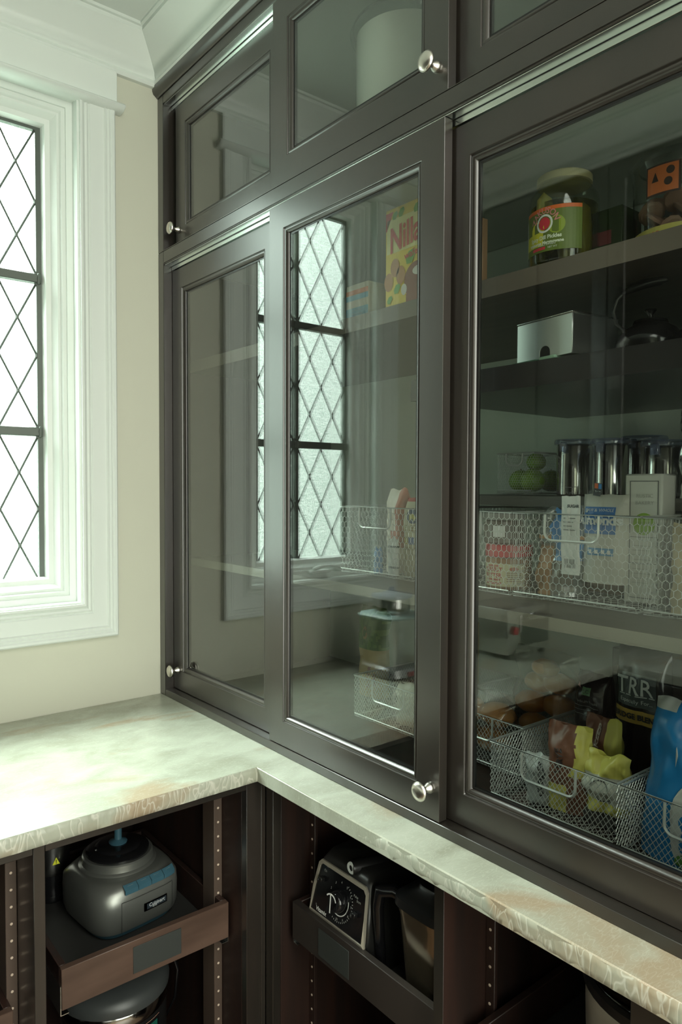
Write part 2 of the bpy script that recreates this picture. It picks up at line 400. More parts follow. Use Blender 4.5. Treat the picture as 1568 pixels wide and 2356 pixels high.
for (x0, x1) in leafs:
    for (z0, z1) in rows:
        q = (x1-x0)/4; h = (z1-z0)/4
        for i in range(5):
            for jn in range(5):
                if (i+jn) % 2:
                    cc = (x0+i*q, z0+jn*h); g = .0012
                    poly = clip_poly([(cc[0]-q+g, cc[1]), (cc[0], cc[1]+h-g*2), (cc[0]+q-g, cc[1]), (cc[0], cc[1]-h+g*2)], x0, x1, z0, z1)
                    if len(poly) >= 3:
                        MB().prism(poly, lambda p, k: (p[0], .0795+.003*k, p[1])).build('pane', pane_m, win)
                else:
                    joint.lathe([(0, -.0055), (.0045, -.004), (.0045, .004), (0, .0055)], (x0+i*q, .0785, z0+jn*h), 6)
        for a, b in (((0, 0), (4, 4)), ((0, 2), (2, 4)), ((2, 0), (4, 2)), ((0, 4), (4, 0)), ((0, 2), (2, 0)), ((2, 4), (4, 2))):
            pa = Vector((x0+a[0]*q, .0785, z0+a[1]*h)); pb = Vector((x0+b[0]*q, .0785, z0+b[1]*h))
            came.tube([pa, pa.lerp(pb, .3)+Vector((random.uniform(-.0006, .0006), 0, 0)), pa.lerp(pb, .7)+Vector((random.uniform(-.0006, .0006), 0, 0)), pb], .0027, 5)
came.build('lead_came', lead, win); joint.build('solder_joint', lead, win, kind='stuff')
# window crank on the sill of the sash
op = MB(); op.box(-.60, -.52, .010, .052, 1.2135, 1.224); 
op.tube([(-.535, .02, 1.228), (-.56, .012, 1.236), (-.60, .010, 1.238), (-.635, .012, 1.228), (-.65, .014, 1.221)], [.007, .006, .005, .006, .008], 8)
op.build('crank_handle', trim_w, win, smooth=True, bevel=.002)

# ================================================================== COUNTERTOP
D1, D2, CT = .635, .077, .032
ct = thing('countertop', 'pale grey-green quartzite L-shaped countertop with brown veins under the window', 'countertop', (0, 0, ZC-CT))
mb = MB()
pts = [(XL, 0), (XL, -D1), (-D2, -D1), (-D2, -2.3), (.0, -2.3), (.0, 0)]
mb.prism([(XL+.001, -.001), (XL+.001, -2.3), (XC+.022, -2.3), (XC+.022, -D1+.002), (-D2+.002-.004, -D1+.002), (-D2+.002, -2.3), (.045, -2.3), (.045, -.001)], lambda p, k: (p[0], p[1], CT*k), 0)
mb.build('slab', stone, ct, bevel=.002)
ed = MB()
def edge_strip(p0, p1, nrm, n):
    rs = []
    d = Vector(p1)-Vector(p0)
    for i in range(n+1):
        b = Vector(p0)+d*i/n; o = []
        for k, (out, z) in enumerate(((.0, .0008), (.0022, .002), (.0030, .011), (.0030, .021), (.0022, .0300), (0, .0317))):
            w = noise.noise(Vector((b.x*45, b.y*45, z*60)))*.0013
            if k in (0, 5): w = 0
            o.append((b.x+nrm[0]*(out+w), b.y+nrm[1]*(out+w), z))
        rs.append(o)
    ed.rings(rs, cap=False, closed=False)
edge_strip((XC+.022, -D1+.002, 0), (-D2-.002, -D1+.002, 0), (0, -1), 260)
edge_strip((-D2+.002, -D1+.001, 0), (-D2+.002, -2.3, 0), (-1, 0), 340)
ed.build('chiselled_edge', stone_e, ct, smooth=True, ang=60)

# ================================================================== WALL CABINETS WITH SLIDING GLASS DOORS
fc = lambda u, v, w: (w, u, v)
YE = -2.14
def rail(par, off, name, y0, y1, z0, z1, x0=0, x1=.024, m=None, b=.0012):
    return MB().box(x0, x1, y0, y1, z0, z1).build(name, m or wood, par, off=off, bevel=b)
def door(par, off, y0, y1, z0, z1, x, knob=None):
    st = .054
    m_ = MB(); m_.frame(y0, y1, z0, z1, [(0, x), (st, x), (st+.0015, x+.0035), (st+.004, x+.0015), (st+.008, x+.0025), (st+.0115, x+.0075), (st+.012, x+.0085), (st+.012, x+.019), (0, x+.019)], fc)
    d = m_.build('door', wood, par, off=off, bevel=.0007, ang=30)
    i = st+.0125
    g = MB(); g.box(x+.0090, x+.0125, y0+i, y1-i, z0+i, z1-i); g.build('glass_pane', glass, d, off=off)
    mm = MB(); mm.frame(y0+.001, y1-.001, z0+.001, z1-.001, [(st+.0118, x+.0088), (st+.0150, x+.0088), (st+.0150, x+.0140), (st+.0118, x+.0140)], fc)
    mm.build('gasket', black, d, off=off)
    if knob:
        ky, kz = knob; k = MB()
        k.lathe([(0, 0), (.0085, 0), (.0095, .002), (.0085, .006), (.0055, .011), (.0045, .015), (.006, .019), (.0125, .022), (.0165, .0255), (.0168, .028), (.014, .0315), (.008, .0335), (0, .034)], (0, 0, 0), 24)
        k.xf(Matrix.Translation((x, ky, kz)) @ Matrix.Rotation(-pi/2, 4, 'Y') @ Matrix.Scale(1.0, 4))
        k.build('knob', nickel, d, off=off, smooth=True, ang=60)
    return d
def track(par, off, y0, y1, zt):
    t = MB(); t.box(.0245, .052, y0, y1, zt-.004, zt-.0002)
    for x in (.0245, .0345, .0445): t.box(x, x+.0016, y0, y1, zt-.0125, zt-.004)
    t.box(.0030, .0225, y0, y1, zt-.002, zt-.0002)
    t.build('track', alu, par, off=off, bevel=.0004)

low = (0, 0, ZC); cabL = thing('wall_cabinet', 'dark espresso cabinet with tall sliding glass doors standing on the countertop', 'cabinet', low)
rail(cabL, low, 'stile', -.033, -.0005, ZC+.0005, 2.1515, x1=.06); rail(cabL, low, 'stile', YE, YE+.033, ZC+.0005, 2.1515, x1=.06)
MB().box(0, .06, YE+.0335, -.0335, ZC+.0005, .933).build('bottom_rail', wood, cabL, off=low, bevel=.0012)
MB().box(0, .06, YE+.0335, -.0335, 2.1155, 2.1515).build('top_rail', wood, cabL, off=low, bevel=.0012)
MB().box(-.002, .0, YE+.0335, -.0335, 2.1185, 2.1205).build('rail_bead', wood, cabL, off=low)
track(cabL, low, YE+.034, -.034, 2.1155)
door(cabL, low, -.557, -.035, .9345, 2.1000, .0255, (-.066, .990))
door(cabL, low, -1.077, -.557, .9345, 2.1128, .002, (-1.0562, .9885))
door(cabL, low, -1.580, -1.0565, .9345, 2.1000, .0255)
door(cabL, low, -2.100, -1.560, .9345, 2.1128, .002)
MB().box(.06, .618, YE, -.002, ZC-.02, .933).build('floor_panel', wood_v, cabL, off=low)
MB().box(.608, .6195, YE, -.002, .934, 2.115).build('back_panel', cab_in, cabL, off=low)
MB().box(.06, .607, -.012, -.0012, .934, 2.115).build('side_panel', wood_v, cabL, off=low)
MB().box(.06, .607, YE, YE+.02, .934, 2.115).build('side_panel', cab_in, cabL, off=low)
MB().box(.0605, .607, YE+.0205, -.0125, 2.117, 2.135).build('top_panel', cab_in, cabL, off=low)
def shelf(name_, x0, x1, y0, y1, z0, z1, m=wood_s, me=None):
    s_ = MB().box(x0+.0005, x1, y0, y1, z0, z1).build('shelf', m, cabL, off=low, bevel=.001)
    MB().box(x0-.001, x0+.0005, y0, y1, z0, z1).build('edge_band', me or m, s_, off=low)
shelf('s', .090, .606, YE+.021, -.013, 1.829, 1.860, me=mat('shelf_face', (.155, .125, .10), .5))
shelf('s', .090, .606, YE+.021, -.914, 1.668, 1.708, m=wood_sb, me=wood_sb)
shelf('s', .090, .606, YE+.021, -.013, 1.277, 1.298, me=shelf_edge)
shelf('s', .345, .606, YE+.021, -.70, 1.466, 1.4865, m=mat('grey_shelf', (.16, .155, .14), .5))

up = (0, 0, 2.152); cabU = thing('wall_cabinet', 'row of dark espresso cabinets with low sliding glass doors under the crown moulding', 'cabinet', up)
rail(cabU, up, 'stile', -.033, -.0005, 2.1520, 2.5745, x1=.06); rail(cabU, up, 'stile', YE, YE+.033, 2.1520, 2.5745, x1=.06)
rail(cabU, up, 'top_rail', YE+.0335, -.0335, 2.551, 2.5745, x1=.06)
MB().rings([[(x, y, z) for x, z in ((.06, 2.575), (-.002, 2.575), (-.006, 2.579), (-.013, 2.584), (-.016, 2.592), (-.016, 2.6035), (.06, 2.6035))] for y in (-.0005, YE)]).build('cornice', wood, cabU, off=up, bevel=.0008)
track(cabU, up, YE+.034, -.034, 2.551)
MB().box(0, .06, YE+.0335, -.0335, 2.1520, 2.1535).build('sill', wood, cabU, off=up)
door(cabU, up, -.579, -.058, 2.1542, 2.5365, .0255, (-.0775, 2.203))
door(cabU, up, -1.0835, -.570, 2.1542, 2.5490, .002, (-1.0585, 2.1995))
door(cabU, up, -1.600, -1.076, 2.1542, 2.5365, .0255)
door(cabU, up, -2.100, -1.590, 2.1542, 2.5490, .002)
MB().box(.608, .6195, YE, -.002, 2.154, 2.60).build('back_panel', cab_in, cabU, off=up)
MB().box(.06, .607, -.012, -.0012, 2.154, 2.60).build('side_panel', wood_v, cabU, off=up)
MB().box(.06, .607, YE, YE+.02, 2.154, 2.60).build('side_panel', cab_in, cabU, off=up)
MB().box(.0605, .607, YE+.0205, -.0125, 2.136, 2.1535).build('floor_panel', wood_v, cabU, off=up)
MB().box(.0605, .607, YE+.0205, -.0125, 2.592, 2.603).build('top_panel', cab_in, cabU, off=up)

# ================================================================== BASE CABINETS
ZU = ZC-CT-.0005
b0 = (0, 0, 0); baseL = thing('base_cabinet', 'dark open base cabinet under the window counter holding the food processor tray', 'cabinet', b0)
def panel(par, name, *a, m=wood_v, b=.001): return MB().box(*a).build(name, m, par, bevel=b)
yf = -.615
panel(baseL, 'side_panel', -.093, -.075, yf+.0205, -.02, .0, ZU)
panel(baseL, 'stile', -.093, -.0568, yf, yf+.02, .0, ZU, m=wood)
panel(baseL, 'corner_post', -.0565, -.0455, yf, yf+.02, .0, ZU, m=wood)
panel(baseL, 'partition', -.525, -.505, yf, -.02, .0, ZU, m=wood)
panel(baseL, 'partition', -.955, -.935, yf, -.02, .0, ZU, m=wood)
panel(baseL, 'rail', -.5045, -.0935, yf, yf+.02, .862, ZU, m=wood); panel(baseL, 'rail', -.9345, -.5255, yf, yf+.02, .862, ZU, m=wood)
panel(baseL, 'rail', XC+.0, -.9555, yf, yf+.02, .0, ZU, m=wood)
panel(baseL, 'back_panel', XC, -.075, -.019, -.003, .0, ZU)
panel(baseL, 'floor_panel', -.5045, -.0935, yf+.021, -.02, .08, .10); panel(baseL, 'floor_panel', -.9345, -.5255, yf+.021, -.02, .08, .10)
peg = P((.62, .50, .40), .5)
def batten(par, x0, x1, y0, y1, face):
    bt = panel(par, 'batten', x0, x1, y0, y1, .101, ZU-.001, m=wood_t if 0 else wood_v)
    h = MB()
    for k in range(24):
        z = .855-.032*k
        if z < .12: break
        if face == 'y': c_ = ((x0+x1)/2, y0-.0004, z); M_ = Matrix.Translation(c_) @ Matrix.Rotation(pi/2, 4, 'X')
        else: c_ = (x0-.0004, (y0+y1)/2, z); M_ = Matrix.Translation(c_) @ Matrix.Rotation(-pi/2, 4, 'Y')
        k0 = len(h.v); h.lathe([(0, .0004), (.0024, .0004), (.0027, 0), (.0024, -.002), (0, -.002)], (0, 0, 0), 8); h.xf(M_, k0)
    h.build('shelf_hole', peg, bt, kind='stuff')
batw = mat('batten_wood', (.075, .052, .040), .45, col2=(.09, .062, .048), scale=5, stretch=(4, 4, .5))
def batten2(*a):
    batten(*a)
batten2(baseL, -.1135, -.0935, -.512, -.46, 'y'); batten2(baseL, -.5455, -.5255, -.512, -.46, 'y'); batten2(baseL, -.5045, -.4865, -.512, -.46, 'y')
for o in list(bpy.data.objects):
    if o.name.startswith('batten') and o.parent == baseL: o.data.materials[0] = batw
xf_ = -.045
baseR = thing('base_cabinet', 'dark open base cabinet run below the glass doors holding the blender tray', 'cabinet', b0)
panel(baseR, 'stile', xf_, xf_+.02, -.643, -.6155, .0, ZU, m=wood)
panel(baseR, 'side_panel', xf_+.0205, .54, -.643, -.625, .0, ZU)
panel(baseR, 'partition', xf_, .54, -1.133, -1.113, .0, ZU)
panel(baseR, 'partition', xf_+.021, .54, -1.640, -1.620, .0, ZU)
panel(baseR, 'edge_band', xf_-.0006, xf_, -1.133, -1.113, .0, ZU, m=wood, b=0)
panel(baseR, 'rail', xf_, xf_+.02, -1.1125, -.6435, .864, ZU, m=wood); panel(baseR, 'rail', xf_, xf_+.02, -1.4495, -1.1335, .864, ZU, m=wood)
panel(baseR, 'door', xf_, xf_+.02, -1.92, -1.4500, .0, ZU-.003, m=wood); panel(baseR, 'door', xf_, xf_+.02, -2.28, -1.923, .10, ZU-.003, m=wood)
panel(baseR, 'back_panel', .54, .555, -2.29, -.6155, .0, ZU)
panel(baseR, 'floor_panel', xf_+.021, .539, -1.1125, -.6435, .08, .10); panel(baseR, 'floor_panel', xf_+.021, .539, -1.6195, -1.1335, .08, .10)
batten2(baseR, .052, .060, -.6625, -.6435, 'x'); batten2(baseR, .060, .068, -1.1525, -1.1335, 'x')

lc = thing('wall_cabinet', 'dark cabinet on the opposite wall, seen only mirrored in the right glass door', 'cabinet', (XL, -1.2, 1.40))
MB().box(XL+.001, XC-.021, -2.2, -.002, 1.40, 2.6035).build('carcass', wood, lc, off=(XL, -1.2, 1.40))
for k in range(4):
    MB().frame(-.01-.545*k-.54, -.01-.545*k, 1.403, 2.59, [(0, XC-.0205), (0, XC), (.055, XC), (.058, XC-.008), (.5*.5, XC-.009), (.5*.5, XC-.0205)], fc).build('door', wood, lc, off=(XL, -1.2, 1.40), bevel=.001)
area('under_cabinet_light', (XC-.14, -1.1, 1.396), (0, 0, 0), .03, 1.9, 3.2, (.90, 1, 1))
lb_ = thing('base_cabinet', 'dark base cabinet on the opposite side below the far countertop', 'cabinet', (XL, -1.2, 0))
MB().box(XL+.001, XC-.002, -2.28, -.62, 0, ZU).build('carcass', wood, lb_, off=(XL, -1.2, 0))
for k in range(3): MB().box(XC-.0015, XC+.018, -.64-.54*k-.536, -.64-.54*k, .10, ZU-.004).build('door', wood, lb_, off=(XL, -1.2, 0), bevel=.002)

# pull-out trays (local: x right, -y towards viewer, z up)
def tray(name_, label, loc, rz, w, d, h, plate=None, mfront=wood_t, floor_z=.012):
    t = thing('pull_out_tray', label, 'tray', loc, rz, 'pull-out trays in the base cabinets')
    MB().box(0, w, 0, .015, 0, h).build('tray_front', mfront, t, bevel=.001)
    MB().box(.0, .013, .0155, d, 0, h).build('tray_side', wood_v, t, bevel=.001)
    MB().box(w-.013, w, .0155, d, 0, h).build('tray_side', wood_v, t, bevel=.001)
    MB().box(.0135, w-.0135, d-.013, d, 0, h).build('tray_back', wood_v, t, bevel=.001)
    MB().box(.0135, w-.0135, .0155, d-.0135, .004, floor_z).build('tray_floor', mat('tray_floor_ply', (.030, .030, .028), .5), t)
    for s in (0, 1):
        m_ = MB()
        xo = -.0015 if s == 0 else w; 
        m_.box(xo, xo+.0015, .004, d, -.012, .045); 
        if s == 0: m_.box(0, .014, .004, d, -.012, -.0105)
        else: m_.box(w-.014, w, .004, d, -.012, -.0105)
        m_.build('slide', alu, t)
    if plate:
        MB().box(plate[0], plate[1], -.0016, 0, plate[2], plate[3]).build('label_plate', slate, t, bevel=.0004)
    return t
tray('t', 'walnut-fronted tray under the food processor with grey label plate', (-.458, -.55, .515), 0, .359, .44, .079, (.140, .245, .012, .066))
tray('t', 'walnut-fronted tray cut off at the bottom left frame edge', (-.905, -.55, .478), 0, .361, .44, .079, (.140, .245, .012, .066))
mdk = mat('dark_tray_front', (.028, .023, .020), .42, col2=(.036, .028, .024), scale=5, stretch=(1, 6, 1))
tray('t', 'dark tray holding the blender base in the right-hand cabinet', (-.010, -.6655, .536), -90, .430, .44, .080, (.093, .190, .010, .067), mfront=mdk)
tray('t', 'dark low tray holding the round slow cooker at lower right', (-.005, -1.157, .548), -90, .440, .44, .080, None, mfront=mdk)

# ================================================================== THINGS ON THE TRAYS
# food processor (local front = -y)
def supere(a, b, z, n=4.2, cnt=40, cy=0):
    out = []
    for i in range(cnt):
        t = 2*pi*i/cnt; c_, s_ = cos(t), sin(t)
        out.append((a*abs(c_)**(2/n)*(1 if c_ >= 0 else -1), cy+b*abs(s_)**(2/n)*(1 if s_ >= 0 else -1), z))
    return out
gunm = mat('gunmetal_paint', (.25, .26, .24), .36, .7)
gund = mat('gunmetal_dark', (.12, .125, .12), .35, .7)
blue_p = mat('slate_blue_plastic', (.045, .115, .155), .35)
fp = thing('food_processor', 'gunmetal food processor with slate-blue buttons on the left pull-out tray', 'food processor', (-.252, -.322, .5275), 7); fp.scale = (.94, .96, 1)
MB().rings([supere(.088, .088, 0), supere(.098, .100, .002), supere(.102, .104, .008), supere(.104, .106, .0145)]).build('foot_ring', blue_p, fp, smooth=True)
bd = MB(); bd.rings([supere(.108, .110, .015), supere(.1125, .1145, .030), supere(.1135, .1155, .070), supere(.112, .1135, .093), supere(.109, .109, .104, 3), supere(.101, .100, .113, 2.8), supere(.093, .092, .1165, 2.4)])
bd.build('body', gunm, fp, smooth=True, ang=60)
MB().lathe([(.091, .117), (.088, .120), (.084, .122), (.083, .136), (.080, .139), (.0, .139)], (0, .01, 0), 48).build('collar', gunm, fp, smooth=True, ang=35)
MB().lathe([(.074, .1395), (.074, .144), (.066, .148), (.054, .150), (.050, .154), (.044, .156), (0, .156)], (0, .01, 0), 48).build('bowl_base', black_g, fp, smooth=True, ang=35)
MB().lathe([(0, .1565), (.021, .1565), (.022, .159), (.016, .162), (.009, .165), (.0085, .235), (.007, .245), (0, .245)], (0, .008, 0), 24).build('spindle', blue_p, fp, smooth=True)
bt = MB()
def fpface(u, v, off=.0):       # front surface of body
    z = v; b = .1155 if z < .09 else .1155-(z-.09)*.35
    a = .1135; n = 4.2
    yy = -b*(max(0, 1-abs(u/a)**n))**(1/n)
    return (u, yy-off, z)
for k in range(4):
    u0 = -.062+.034*k; u1 = u0+.033
    b1 = MB(); b1.grid(6, 3, lambda a, b: (lambda p: (p[0], p[1]-.003+ (.012*b), .1065+.008*b+0*a))(fpface(u0+(u1-u0)*a+.010, .095)), 0)
    b1.grid(6, 1, lambda a, b: (lambda p: (p[0], p[1]-.003, .097+.0095*b))(fpface(u0+(u1-u0)*a+.010, .095)), 0)
    b1.add([(lambda p: (p[0], p[1]-.0035+.004+dy, .1085+.0035))(fpface((u0+u1)/2+.010+dx, .10)) for dx, dy in ((-.007, .002), (.007, .002), (.007, .0035), (-.007, .0035))], [(0, 1, 2, 3)], 1)
    bo = b1.build('button', [blue_p, P((.45, .5, .5))], fp)
pl = MB()
for u in (-.060, .075):
    pl.add([fpface(u-.0006, z, .0006) for z in (.018, .082)]+[fpface(u+.0006, z, .0006) for z in (.082, .018)], [(0, 1, 2, 3)], 0)
pl.grid(20, 1, lambda a, b: fpface(-.060+.135*a, .082+.0012*b, .0006), 0)
pl.build('panel_seam', gund, fp)
bg_ = MB(); bg_.grid(12, 1, lambda a, b: fpface(-.005+.062*a, .044+.018*b, .0022), 0); bg_.grid(12, 1, lambda a, b: fpface(.002+.052*a, .047+.012*b, .0030), 1)
bg_.text('Cuisinart', .0115, lambda u, v: fpface(.028+u, .0545+v, .0036), 2); bg_.text('ELITE', .005, lambda u, v: fpface(.022+u, .0488+v, .0036), 2)
bg_.build('badge', [steel_m, P((.03, .04, .05), .3), P((.8, .82, .82), .3)], fp)

fr = thing('milk_frother', 'silver cylindrical appliance with yellow warning triangle behind the left cabinet panel', 'appliance', (-.356, -.168, .5275), -20)
MB().lathe([(0, 0), (.038, 0), (.040, .004), (.038, .018), (.034, .030), (.036, .040), (.037, .062), (.0375, .066)], seg=32).build('base', black_g, fr, smooth=True)
MB().lathe([(.0378, .0665), (.042, .075), (.046, .10), (.047, .19), (.046, .215), (0, .216)], seg=32).build('body', steel, fr, smooth=True)
wt = MB(); cf = cyl(.0474, -pi/2+.28, .108)
wt.add([cf(-.010, -.009), cf(.010, -.009), cf(0, .009)], [(0, 1, 2)], 0)
cf2 = cyl(.0477, -pi/2+.28, .106); wt.text('!', .013, cf2, 1, bold=.0004)
cf3 = cyl(.0474, -pi/2+.28, .165); wt.build('warning_sticker', [P((.80, .82, .05)), dark_i], fr)
wr_ = MB(); wr_.ringf(cf3, .014, .016); wr_.build('round_emblem', P((.6, .6, .6)), fr); fr.scale = (.85, .85, .95)

ck = thing('pressure_cooker', 'round black electric pressure cooker with chrome band below the left tray', 'cooker', (-.272, -.335, .188), 0)
MB().lathe([(0, 0), (.105, 0), (.112, .01), (.115, .03), (.115, .150)], seg=48).build('body', black, ck, smooth=True)
MB().lathe([(.1155, .1505), (.1185, .156), (.1185, .176), (.116, .181)], seg=48, cap=False).build('band', steel_m, ck, smooth=True)
MB().lathe([(.114, .1815), (.121, .183), (.122, .194), (.118, .206), (.108, .216), (.085, .224), (.05, .228), (0, .229)], seg=48).build('lid', mat('lid_plastic', (.05, .055, .055), .38), ck, smooth=True, ang=30)
MB().box(-.022, .022, -.075, .075, .2295, .243).build('lid_handle', black, ck, bevel=.006, segs=2)
sc = MB(); cc_ = cyl(.1165, -pi/2+.20, .098); sc.quad(cc_, -.045, .045, -.05, .045, 10, 1, 0)
c2 = cyl(.1169, -pi/2+.20, .098); sc.quad(c2, -.043, .043, .0435, .0447, 10, 1, 1)
sc.quad(c2, .008, .036, -.002, .036, 4, 1, 2); c3 = cyl(.1172, -pi/2+.20, .098); sc.text('88', .02, lambda u, v: c3(u+.022, v+.017), 3, bold=.0006); sc.text('MEAL', .012, lambda u, v: c3(u-.018, v+.022), 4)
sc.build('control_panel', [black_g, P((.45, .25, .18)), P((.01, .10, .07)), P((.25, .75, .55)), white_i], ck)
MB().tube([(.118, .03, .15), (.135, -.02, .21), (.142, -.03, .17), (.140, -.02, .10), (.135, .02, .03), (.13, .08, .006)], .003, 8).build('power_cord', black_g, ck, smooth=True)

# blender base (local x right = world -y)
bl = thing('blender', 'black blender motor base with silver-trimmed dial panel on the right tray', 'blender', (.063, -.797, .5485), -90)
def tz(z, hw): return hw
secs = [(.000, .090, -.046, .13), (.030, .093, -.052, .14), (.060, .093, -.054, .14), (.072, .093, -.060, .14), (.110, .087, -.051, .135), (.174, .077, -.036, .13), (.192, .068, -.020, .12)]
rs = []
for z, hw, yf_, yb in secs:
    rr = []
    for (cx_, cy_, a0) in ((hw-.012, yf_+.012, -pi/2), (hw-.03, yb-.03, 0), (-hw+.03, yb-.03, pi/2), (-hw+.012, yf_+.012, pi)):
        r_ = .012 if a0 in (-pi/2, pi) else .03
        for q_ in range(5): a = a0+pi/2*q_/4; rr.append((cx_+r_*cos(a), cy_+r_*sin(a), z))
    rs.append(rr)
MB().rings(rs).build('housing', mat('black_housing', (.016, .016, .015), .28), bl, smooth=True, ang=50)
def bp(u, v):      # front panel plane (u right, v up along slope)
    z = .066+v; 
    for i in range(len(secs)-1):
        if secs[i][0] <= z <= secs[i+1][0]:
            t = (z-secs[i][0])/(secs[i+1][0]-secs[i][0]); y = secs[i][2]*(1-t)+secs[i+1][2]*t; break
    else: y = secs[-1][2]
    return (u, y-.0008, z)
pf = MB()
out_ = [(-.088, .000), (.088, .000), (.0840, .052), (.0780, .100), (.070, .108), (-.070, .108), (-.078, .100), (-.084, .052)]
inn_ = [(u*.935, .007+v*.87) for u, v in out_]
vs = [bp(*p) for p in out_]+[bp(*p) for p in inn_]+[(lambda q: (q[0], q[1]-.0035, q[2]))(bp(*p)) for p in out_]+[(lambda q: (q[0], q[1]-.0035, q[2]))(bp(*p)) for p in inn_]
n8 = 8; fs = []
for i in range(8):
    k = (i+1) % 8; fs += [(16+i, 16+k, 24+k, 24+i), (i, k, 16+k, 16+i), (8+i, 24+i, 24+k, 8+k)]
pf.add(vs, fs); pf.build('panel_frame', mat('brass_silver', (.60, .55, .45), .28, .5), bl)
cp = MB(); e = .0006
def bq(u, v, o=.0): 
    p = bp(u, v); return (p[0], p[1]-o, p[2])
cp.add([bq(u*.99, v, .0003) for u, v in inn_], [tuple(range(8))], 0)
cp.text('Vitamix', .0110, lambda u, v: bq(u-.048, v+.014, .0012), 1, bold=.0003)
cp.text('R', .006, lambda u, v: bq(u-.066, v+.020, .0012), 2)
cp.text('On', .007, lambda u, v: bq(u-.055, v+.090, .0012), 2); cp.text('Off', .006, lambda u, v: bq(u-.050, v+.100, .0012), 2)
cp.text('Pulse', .0065, lambda u, v: bq(u+.045, v+.080, .0012), 2); cp.text('Start', .0065, lambda u, v: bq(u+.055, v+.074, .0012), 2)
for k in range(10):
    a = pi*1.05-2*pi*.78*k/9; cp.text(str(k+1), .0065, lambda u, v: bq(u+.002+.034*cos(a), v+.054+.034*sin(a), .0012), 2)
for k in range(22):
    a = -pi*.62+1.6*pi*.6*k/21; 
    cp.add([bq(.002+rr_*cos(a+da), .054+rr_*sin(a+da), .0012) for rr_, da in ((.0365, -.02), (.0395, -.02), (.0395, .02), (.0365, .02))], [(0, 1, 2, 3)], 2)
cp.ringf(lambda u, v: bq(u+.002, v+.054, .0012), .0255, .0275, 30, 1, -pi*.75, pi*.1)
cp.build('control_panel', [black_g, P((.75, .75, .72)), P((.4, .4, .38))], bl)
def along_normal(p, m_): return p
kn = MB(); kn.lathe([(0, 0), (.021, 0), (.022, .004), (.019, .016), (.017, .018), (0, .018)], (0, 0, 0), 28)
kn.box(-.003, .003, -.019, .019, .018, .026); kn.xf(Matrix.Translation(bp(.002, .054)) @ Matrix.Rotation(pi/2-.17, 4, 'X') @ Matrix.Rotation(-.5, 4, 'Z'))
kn.build('dial', black_g, bl, smooth=True, ang=35)
ki = MB(); ki.ringf(lambda u, v: (u, v, .0262), .0155, .0185, 16, 0, pi*.1, pi*.75); ki.box(-.0012, .0012, -.018, .018, .0262, .0268)
ki.xf(Matrix.Translation(bp(.002, .054)) @ Matrix.Rotation(pi/2-.17, 4, 'X') @ Matrix.Rotation(.1, 4, 'Z')); ki.build('dial_mark', P((.75, .75, .72)), bl)
for (u, v, w_) in ((-.060, .072, 0), (.052, .050, 1)):
    s_ = MB(); s_.box(-.006, .006, -.004, .004, 0, .010); s_.box(-.002, .002, -.003, .003, .010, .016)
    s_.xf(Matrix.Translation(bp(u, v)) @ Matrix.Rotation(pi/2-.17, 4, 'X')); s_.build('toggle_switch', black, bl, bevel=.001)

tp = thing('tamper', 'black tamper with pale ring tip lying on the blender base', 'tamper', (.060, -.826, .735), -90)
k = MB(); k.lathe([(0, 0), (.013, 0), (.014, .003), (.014, .085), (.012, .10), (0, .10)], seg=20)
k.xf(Matrix.Translation((-.012, -.030, .002+.0)) @ Matrix.Rotation(-pi/2, 4, 'X') @ Matrix.Rotation(.25, 4, 'Y')); k.build('handle', black, tp, smooth=True)
k = MB(); k.lathe([(.006, 0), (.006, -.0015), (.0115, -.0015), (.0125, 0)], seg=20, cap=False); k.xf(Matrix.Translation((-.012, -.0305, .002)) @ Matrix.Rotation(-pi/2, 4, 'X')); k.build('ring_tip', P((.7, .75, .72)), tp, smooth=True)

jr = thing('blender_jar', 'smoky square blender jar with black handle standing beside the motor base', 'blender jar', (.078, -1.005, .5485), -90)
MB().rings([supere(.042, .042, 0, 5), supere(.044, .044, .004, 5), supere(.056, .056, .165, 5), supere(.060, .060, .180, 5)], cap=False).build('jar_body', mat('bronze_glass', (.32, .25, .17), .14, .85), jr, smooth=True)
MB().rings([supere(.046, .046, .001, 4), supere(.047, .047, -.0, 4)]).build('jar_base', black, jr)
MB().rings([supere(.060, .060, .1805, 5), supere(.064, .064, .184, 5), supere(.063, .063, .200, 5), supere(.048, .048, .206, 5), supere(.03, .03, .216, 4), supere(.027, .027, .222, 4)]).build('lid', black, jr, smooth=True, ang=45)
MB().tube([(-.055, -.020, .172), (-.080, -.035, .186), (-.104, -.048, .180), (-.108, -.050, .150), (-.106, -.048, .09), (-.104, -.046, .045), (-.100, -.045, .03)], [.012, .013, .013, .011, .0105, .010, .008], 12).build('handle', black_g, jr, smooth=True)
MB().box(.0575, .0595, -.03, .0, .03, .15).build('jar_rib', smoke, jr)

slow = thing('slow_cooker', 'round cream slow cooker with dark rim and glass lid at lower right', 'slow cooker', (.160, -1.412, .5605), -90)
MB().lathe([(0, 0), (.105, 0), (.115, .01), (.122, .05), (.125, .118)], seg=48).build('base', black, slow, smooth=True)
MB().lathe([(.1252, .1185), (.128, .122), (.129, .160), (.129, .196), (.127, .199)], seg=48, cap=False).build('body', mat('stained_steel', (.62, .55, .45), .3, .5, col2=(.50, .43, .34), scale=12), slow, smooth=True)
MB().lathe([(.127, .1995), (.134, .202), (.134, .216), (.128, .220), (.120, .220)], seg=48, cap=False).build('rim', black, slow, smooth=True, ang=30)
MB().lathe([(.126, .2205), (.122, .226), (.09, .242), (.04, .252), (0, .254)], seg=48).build('lid', glass_mat('lid_glass', tint=(.5, .48, .42), f0=.06, rough=.05), slow, smooth=True)
MB().lathe([(0, .2545), (.010, .2545), (.012, .262), (.020, .270), (.018, .276), (0, .278)], seg=20).build('knob', black, slow, smooth=True)

